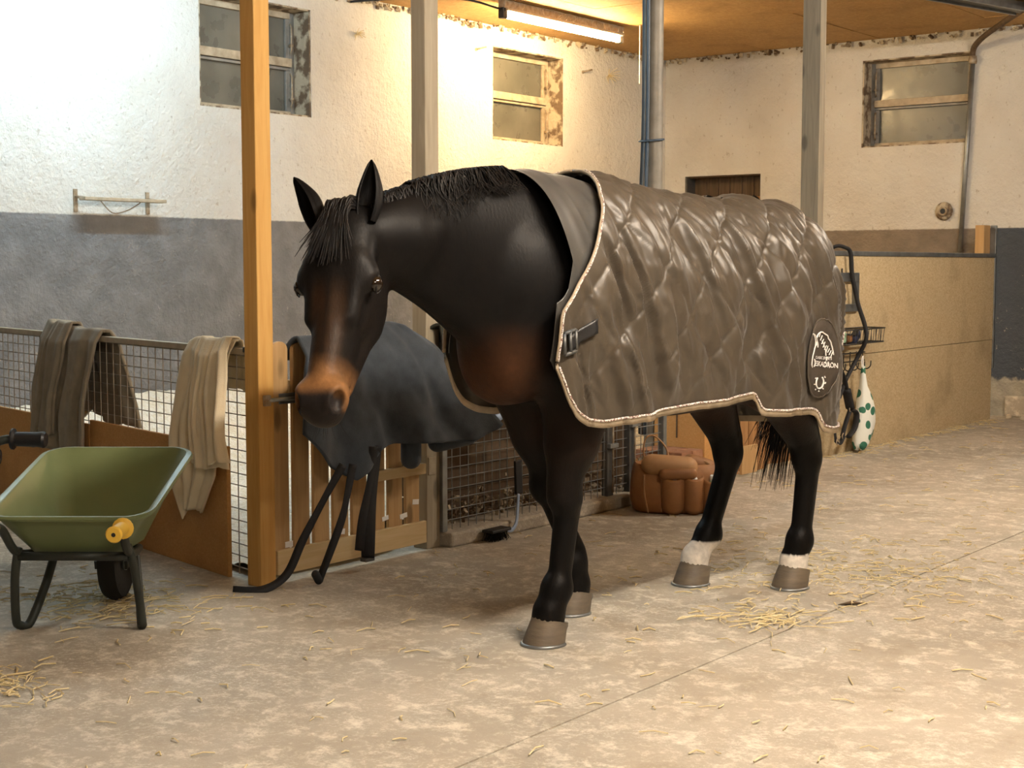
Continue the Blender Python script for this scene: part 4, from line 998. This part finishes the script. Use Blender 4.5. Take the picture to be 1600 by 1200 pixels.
MB().tube(arc([(-4.495, 5.785, .20), (-4.485, 5.765, .13), (-4.47, 5.735, .06), (-4.46, 5.68, .032), (-4.455, 5.62, .05)], 5), .011, 8, flat=.5).build('shank', M['cap_pale'], br, smooth=True)
mb = MB()
for k in range(130):
    y = random.uniform(5.49, 5.63); x = -4.455+random.uniform(-.03, .03); mb.tube([(x, y, .05), (x+random.gauss(0, .01), y+random.gauss(0, .012), .004)], .002, 3)
tag(mb.build('bristles', M['hair'], br), kind='stuff')
MB().b2((-4.49, 5.485, .045), (-4.42, 5.635, .06)).build('brush_head', M['black_plastic'], br, bevel=.004)

# ------------------------------------------------------------------ brown grooming bag
M['leather'] = simple('tan_canvas', (.30, .135, .045), .62, 0, (.22, .095, .032), 9, bump=.3, bscale=30, bdist=.01)
M['leather_light'] = simple('tan_trim', (.42, .24, .11), .6, 0, (.34, .18, .08), 12)
gb = thing('grooming_bag', (-4.235, 6.86, 0), 'tan canvas grooming bag full of bottles on the floor by the mesh', 'bag', local=True, rz=YAW); gb.scale = (1.2, 1.2, 1.2)
def blob(prof, name, m, par, n=36, pw=3.2, wob=.006, c=(0, 0)):
    mb = MB(); rings = []
    for z, rx_, ry_ in prof:
        ring = []
        for k in range(n+1):
            a = 2*PI*k/n; ca, sa = math.cos(a), math.sin(a); q = (abs(ca)**pw+abs(sa)**pw)**(-1/pw); w_ = 1+wob*20*float(vnoise(a*2.2+7, z*12., 80))*.4
            ring.append((c[0]+ca*q*rx_*w_, c[1]+sa*q*ry_*w_, z))
        rings.append(ring)
    mb.grid(rings); m0 = len(prof); mb.f += [tuple(range(n)), tuple((m0-1)*(n+1)+k for k in range(n))]
    return mb.build(name, m, par, smooth=True, auto=60)
blob([(0, .17, .095), (.012, .195, .115), (.06, .208, .122), (.12, .205, .118), (.17, .198, .110), (.215, .185, .10), (.222, .175, .092), (.19, .17, .088), (.15, .165, .085)], 'bag_body', M['leather'], gb)
for x, h, wd in ((-.02, .165, .052), (.072, .168, .046), (.155, .155, .040)):
    mb = MB(); rings = []
    for z, k in ((.01, .8), (.03, 1.0), (.09, 1.05), (h-.01, .98), (h, .95), (h-.005, .88)):
        rings.append([(x+wd*k*math.cos(a), -.095-.058*k*abs(math.sin(a))**.7, z+.006*math.cos(a*2)) for a in np.linspace(PI, 2*PI, 15)])
    mb.grid(rings).build('pocket', M['leather'], gb, smooth=True, solid=.006)
    for e in (-1, 1): MB().tube([(x+e*wd*1.0, -.112, .012), (x+e*wd*1.02, -.114, h)], .003, 5).build('pocket_seam', M['leather_light'], gb)
mb = MB(); capsule(mb, (-.115, -.08, .225), (.045, -.095, .215), .048, 16); o = mb.build('rolled_top', M['leather_light'], gb, smooth=True)
capsule(MB(), (-.06, -.125, .185), (.06, -.128, .19), .028, 14).build('top_flap', M['leather'], gb, smooth=True)
capsule(MB(), (.07, -.02, .225), (.15, .0, .20), .040, 14).build('rolled_top', M['leather'], gb, smooth=True)
MB().tube(arc([(-.145, -.06, .22), (-.150, -.055, .30), (-.135, -.05, .345), (-.10, -.05, .35), (-.05, -.055, .30), (-.035, -.07, .24)], 6), .0085, 8, flat=.5).build('handle', M['leather_light'], gb, smooth=True)
MB().tube(arc([(.12, -.03, .235), (.16, -.05, .215), (.175, -.08, .17)], 5), .006, 6).build('side_strap', M['leather_light'], gb, smooth=True)
MB().tube(arc([(-.15, -.10, .18), (-.152, -.13, .10), (-.135, -.14, .012)], 5), .004, 6).build('cord', M['leather_light'], gb, smooth=True)
M['bottle_white'] = simple('bottle_white', (.80, .82, .80), .35); M['bottle_green'] = simple('label_green', (.35, .55, .38), .5)
for nm, x, y, z, r, h, m, lab in (('spray_bottle', .072, -.122, .06, .024, .14, 'bottle_white', 'white bottle in the middle pocket of the grooming bag'), ('flat_bottle', -.015, -.125, .06, .026, .115, 'bottle_white', 'low white tub in the left pocket of the grooming bag'), ('tube_bottle', .155, -.12, .05, .022, .125, 'bottle_green', 'pale green bottle in the right pocket of the grooming bag')):
    W_ = Matrix.Rotation(YAW, 3, 'Z') @ Vector((x, y, 0))*1.2; z = z*1.2+.03
    b_ = thing(nm, (-4.235+W_.x, 6.86+W_.y, z), lab, 'bottle', local=True)
    MB().lathe([(r*.9, 0), (r, .006), (r, h*.62), (r*.55, h*.78)], (0, 0, 0), 14).build('bottle_body', M[m], b_, smooth=True, auto=50)
    MB().lathe([(r*.5, h*.78), (r*.55, h*.80), (r*.55, h), (r*.3, h+.004)], (0, 0, 0), 12).build('bottle_cap', M['bottle_white'], b_, smooth=True, auto=50)

# ------------------------------------------------------------------ rack, halter, lead rope and bag on the partition
rk = thing('wire_rack', (-4.55, 9.75, .72), 'wire tidy rack with basket and hooks on chipboard partition', 'rack')
def wire(pts, r=.004, nm='wire', m='wire_dark', closed=False): return MB().tube(pts, r, 6, closed=closed).build(nm, M[m], rk, smooth=True)
for y in (9.52, 9.66): wire([(-4.59, y, .70), (-4.59, y, 1.33)], .005, 'upright')
for z, dx in ((.90, .16), (.80, .15)):
    wire([(-4.59, 9.42, z), (-4.59+dx, 9.42, z), (-4.59+dx, 10.05, z), (-4.59, 10.05, z)], .005, 'basket_rim', closed=True)
for k in range(15): y = 9.43+k*.0436; wire([(-4.43, y, .90), (-4.44, y, .80), (-4.58, y, .80)], .0028, 'basket_wire')
for k in range(4): x = -4.57+k*.035; wire([(x, 10.05, .90), (x, 10.05, .80), (x, 9.43, .80)], .0028, 'basket_wire')
wire([(-4.57, 9.42, .72), (-4.57, 10.02, .72)], .005, 'hook_bar'); wire([(-4.57, 9.42, .66), (-4.57, 10.02, .66)], .004, 'hook_bar')
for k in range(6): y = 9.46+k*.105; wire(arc([(-4.57, y, .73), (-4.57, y, .63), (-4.54, y, .60), (-4.51, y, .62), (-4.505, y, .66)], 4), .0045, 'hook')
for z0, z1 in ((1.235, 1.30), (1.02, 1.075)): MB().b2((-4.598, 9.38, z0), (-4.57, 9.90, z1)).build('grey_batten', M['galv'], rk, bevel=.003)
MB().b2((-4.598, 9.84, 1.02), (-4.575, 9.92, 1.30)).build('grey_upright', M['galv'], rk, bevel=.003)
for nm, y, z, sx, m, lab in (('grooming_brush', 9.72, .84, (.05, .15, .06), 'cap_blue', 'dark blue brush lying in the wire basket'), ('small_tub', 9.50, .845, (.06, .06, .075), 'bottle_green', 'pale green tub in the wire basket'), ('sponge', 9.60, .835, (.06, .08, .05), 'leather', 'brown sponge in the wire basket')):
    b_ = thing(nm, (-4.51, y, z-.033), lab, nm.split('_')[-1])
    MB().box((-4.51, y, z), sx, .2, .35 if nm == 'grooming_brush' else 0).build('block', M[m], b_, bevel=.012)
    MB().box((-4.51, y, z+sx[2]*.55), (sx[0]*.8, sx[1]*.8, .012), .2, .35 if nm == 'grooming_brush' else 0).build('top_piece', M['black_plastic' if nm != 'small_tub' else 'bottle_white'], b_, bevel=.004)
rp = tag(MB().tube(arc([(-4.685, 9.55, 1.30), (-4.682, 9.60, 1.43), (-4.625, 9.62, 1.486), (-4.575, 9.66, 1.480), (-4.552, 9.71, 1.44), (-4.55, 9.74, 1.28), (-4.52, 9.78, 1.08), (-4.405, 9.68, .86), (-4.47, 9.68, .70), (-4.50, 9.58, .56), (-4.52, 9.50, .42)], 7), .017, 8, flat=.7).build('lead_rope', M['strap'], smooth=True), 'thick black lead rope looped over the partition top rail', 'rope')
hc = thing('headcollar', (-4.52, 9.55, .12), 'black padded headcollar hanging below the wire rack', 'headcollar')
def hs_(pts, r, m='strap', nm='webbing', flat=.35): return MB().tube(arc(pts, 5), r, 8, flat=flat).build(nm, M[m], hc, smooth=True)
hs_([(-4.51, 9.47, .64), (-4.50, 9.42, .56), (-4.50, 9.40, .46), (-4.50, 9.42, .36)], .024)
hs_([(-4.51, 9.47, .64), (-4.50, 9.53, .56), (-4.49, 9.56, .46), (-4.49, 9.62, .36)], .024)
hs_([(-4.50, 9.42, .48), (-4.50, 9.41, .34)], .034, nm='fleece_pad', flat=.55); hs_([(-4.49, 9.55, .48), (-4.49, 9.62, .34)], .036, nm='fleece_pad', flat=.55)
hs_([(-4.50, 9.42, .33), (-4.50, 9.40, .22), (-4.50, 9.42, .12)], .018); hs_([(-4.49, 9.62, .33), (-4.49, 9.55, .24), (-4.49, 9.50, .15)], .018); hs_([(-4.49, 9.62, .33), (-4.48, 9.70, .30), (-4.48, 9.68, .20), (-4.48, 9.58, .14)], .026, flat=.5); hs_([(-4.50, 9.42, .12), (-4.49, 9.46, .10), (-4.49, 9.52, .15)], .018)
for y, z in ((9.42, .335), (9.62, .335), (9.42, .12), (9.51, .15)):
    MB().tube([(-4.485, y+.022*math.cos(t), z+.022*math.sin(t)) for t in np.linspace(0, 2*PI, 12)[:-1]], .0045, 6, closed=True).build('metal_ring', M['tarnish'], hc, smooth=True)
def dots_mat():
    t = NT('spotted_cotton'); d = t.voro(13, feature='F1')
    t.color(t.mix(t.ramp(d, .40, .43), (.035, .16, .10), (.80, .82, .76))); t.bump(t.noise(60), .2, .005); return t.set(Roughness=.8)
M['dots'] = dots_mat()
sb = thing('spotted_bag', (-4.48, 9.86, .03), 'white cotton bag with green spots hanging on partition', 'bag')
mb = MB(); rings = []
for z, cy, ry, rx_ in ((.635, 9.845, .012, .012), (.56, 9.845, .018, .018), (.47, 9.86, .035, .03), (.40, 9.875, .065, .05), (.31, 9.885, .10, .06), (.22, 9.89, .12, .065), (.13, 9.865, .11, .06), (.07, 9.83, .085, .055), (.035, 9.81, .05, .04), (.03, 9.81, .01, .01)):
    rings.append([(-4.50+rx_*math.cos(a)*(1+.12*math.sin(3*a+z*20)), cy+ry*math.sin(a)*(1+.10*math.sin(5*a+z*31)), z+.012*math.sin(4*a)) for a in np.linspace(0, 2*PI, 29)])
mb.grid(rings).build('bag_cloth', M['dots'], sb, smooth=True)
for e in (-1, 1): MB().tube(arc([(-4.505, 9.845+e*.01, .62), (-4.508, 9.845+e*.012, .67), (-4.505, 9.85, .70)], 4), .005, 6).build('drawstring', M['white_stitch'], sb, smooth=True)

# ------------------------------------------------------------------ wheelbarrows
M['barrow_green'] = simple('green_plastic', (.14, .175, .075), .40, 0, (.165, .20, .09), 5, bump=.05)
M['frame_green'] = simple('dark_tube', (.022, .026, .022), .45, .2, (.035, .04, .032), 10)
M['yellow'] = simple('yellow_grip', (.80, .50, .06), .5)
M['tyre'] = simple('tyre', (.018, .016, .014), .85, bump=.4)
def ring_rr(hw, y0, y1, z0, z1, r, n=6):          # rounded rectangle loop, z sloping from rear to front
    pts = []
    for cx, cy, a0 in ((hw-r, y1-r, 0), (-hw+r, y1-r, PI/2), (-hw+r, y0+r, PI), (hw-r, y0+r, 1.5*PI)):
        for k in range(n+1):
            a = a0+PI/2*k/n; x, y = cx+r*math.cos(a), cy+r*math.sin(a); pts.append((x, y, z0+(z1-z0)*(y-y0)/(y1-y0)))
    return pts+[pts[0]]
def wheelbarrow(loc, rz, label, traym, gripm):
    r = thing('wheelbarrow', loc, label, 'wheelbarrow', local=True, rz=rz)
    rim = (.285, -.125, .63, .44, .595, .085); bot = (.17, -.015, .36, .295, .285, .06)
    L = lambda t: ring_rr(*[b+(a-b)*t for a, b in zip(rim, bot)])
    I = lambda t: ring_rr(*[b+(a-b)*t-(.006 if q == 0 else 0) for q, (a, b) in enumerate(zip(rim, bot))])
    outer = [L(t) for t in (0, .03, .25, .5, .75, 1)]
    lip = [ring_rr(.285+e, -.125-e, .63+e, .44+h, .595+h, .085+e) for e, h in ((.0, 0), (.022, -.004), (.026, .004), (.020, .012), (.0, .012))]
    inner = [[(x, y, z+.008) for x, y, z in I(t)] for t in (.98, .75, .5, .25, .04, 0)]
    mb = MB(); mb.grid(outer+lip+inner); k = len(outer[0]); m0 = len(outer)+len(lip)+len(inner)
    mb.f += [tuple(range(k-1)), tuple((m0-1)*k+i for i in range(k-1))]
    mb.build('tray', traym, r, smooth=True, auto=35)
    for e in (-1, 1):
        MB().tube(arc([(.03*e, .60, .16), (.13*e, .38, .24), (.185*e, .10, .275), (.205*e, -.06, .31), (.215*e, -.18, .415), (.236*e, -.26, .43)], 6), .016, 10).build('side_tube', M['frame_green'], r, smooth=True)
        g = MB().lathe([(.038, 0), (.038, .007), (.026, .014), (.0265, .09), (.030, .112), (.025, .120), (.008, .120), (.008, .10)], (.236*e, -.235, .428), 16, (-.02*e, -1, -.02)).build('grip', gripm, r, smooth=True, auto=40)
        MB().lathe([(.0075, 0), (.0075, .002)], (.236*e-.0022*e, -.3525, .4256), 10, (0, -1, 0)).build('grip_hole', M['tyre'], g)
        if e > 0: lg = [(.20, -.05, .33), (.215, -.03, .26), (.225, .005, .12), (.232, .02, .016)]
        else: lg = [(-.20, -.05, .32), (-.222, -.03, .20), (-.232, .0, .05), (-.225, .02, .018), (-.20, .06, .018), (-.17, .17, .15), (-.15, .24, .275)]
        MB().tube(arc(lg, 6), .0165, 10).build('leg', M['frame_green'], r, smooth=True)
        if e > 0: MB().tube(arc([(.232, .02, .018), (.215, .06, .018), (.18, .17, .15), (.15, .24, .275)], 6), .0155, 10).build('leg_brace', M['frame_green'], r, smooth=True)
        MB().box((.06*e, .52, .175), (.012, .16, .035), rx=.25).build('wheel_fork', M['frame_green'], r)
    MB().tube([(-.20, -.045, .29), (.20, -.045, .29)], .017, 10).build('cross_tube', M['frame_green'], r, smooth=True)
    wh = MB().lathe([(.06, -.035), (.13, -.045), (.165, -.035), (.178, -.012), (.178, .012), (.165, .035), (.13, .045), (.06, .035)], (0, .53, .178), 28, (1, 0, 0)).build('wheel', M['tyre'], r, smooth=True, auto=40)
    MB().lathe([(.02, -.05), (.06, -.04), (.06, .04), (.02, .05)], (0, .53, .178), 14, (1, 0, 0)).build('wheel_hub', M['galv'], wh, smooth=True, auto=40)
    return r
wheelbarrow((-4.551, 3.203, 0), math.radians(38), 'green plastic wheelbarrow with a yellow grip parked at the mesh fence', M['barrow_green'], M['yellow'])
wb2 = wheelbarrow((-5.975, 3.405, 0), math.radians(128.1), 'black wheelbarrow behind the green one, only a handle in view', M['frame_green'], M['black_plastic']); wb2.scale = (1.3, 1.3, 1.3)
bpy.context.view_layer.update()

# ------------------------------------------------------------------ straw and hay
def straws(n, where, name, label, zlift=0., lo=.02, hi=.09, r=.0023):
    mb = MB()
    for k in range(n):
        x, y = where(); L = random.uniform(lo, hi); a = random.uniform(0, 2*PI); bend = random.gauss(0, .25); z = .002+zlift+random.uniform(0, .006)
        p = [(x, y, z), (x+L*.5*math.cos(a), y+L*.5*math.sin(a), z+random.uniform(0, .008)), (x+L*math.cos(a+bend), y+L*math.sin(a+bend), z)]
        mb.tube(p, r*random.uniform(.6, 1.3), 4)
    return tag(mb.build(name, M['straw']), label, 'straw', kind='stuff')
straws(1300, lambda: (random.uniform(-4.5, 1.5), random.uniform(1.8, 12.5)), 'scattered_straw', 'loose straw stalks scattered over the aisle floor')
straws(420, lambda: (random.gauss(-2.75, .35), random.gauss(5.9, .45)), 'straw_scatter', 'denser straw scatter on the floor behind the horse')
straws(90, lambda: (random.gauss(-2.62, .09), random.gauss(4.92, .09)), 'straw_pile', 'small heap of straw on the floor in front of the hind hooves', .004, .05, .14)
straws(260, lambda: (random.gauss(-4.85, .28), random.gauss(3.55, .18)), 'straw_under_barrow', 'straw lying under and behind the green wheelbarrow', .002, .03, .12)
straws(110, lambda: (random.gauss(-4.15, .13), random.gauss(2.62, .10)), 'straw_clump', 'dark brown straw clump on the floor before the wheelbarrow', .003, .03, .09)
straws(150, lambda: (-4.56+abs(random.gauss(0, .05)), random.uniform(9.3, 12.6)), 'straw_edge', 'straw gathered along the foot of the chipboard partition', .002, .03, .10)
lf = MB(); lf.add([(-2.52, 5.32, .003), (-2.47, 5.34, .012), (-2.43, 5.40, .004), (-2.49, 5.38, .010)], [(0, 1, 2, 3)])
tag(lf.build('dry_leaf', M['wood_dark'], solid=.002), 'single dry brown leaf on the floor beside the near hind hoof', 'leaf')
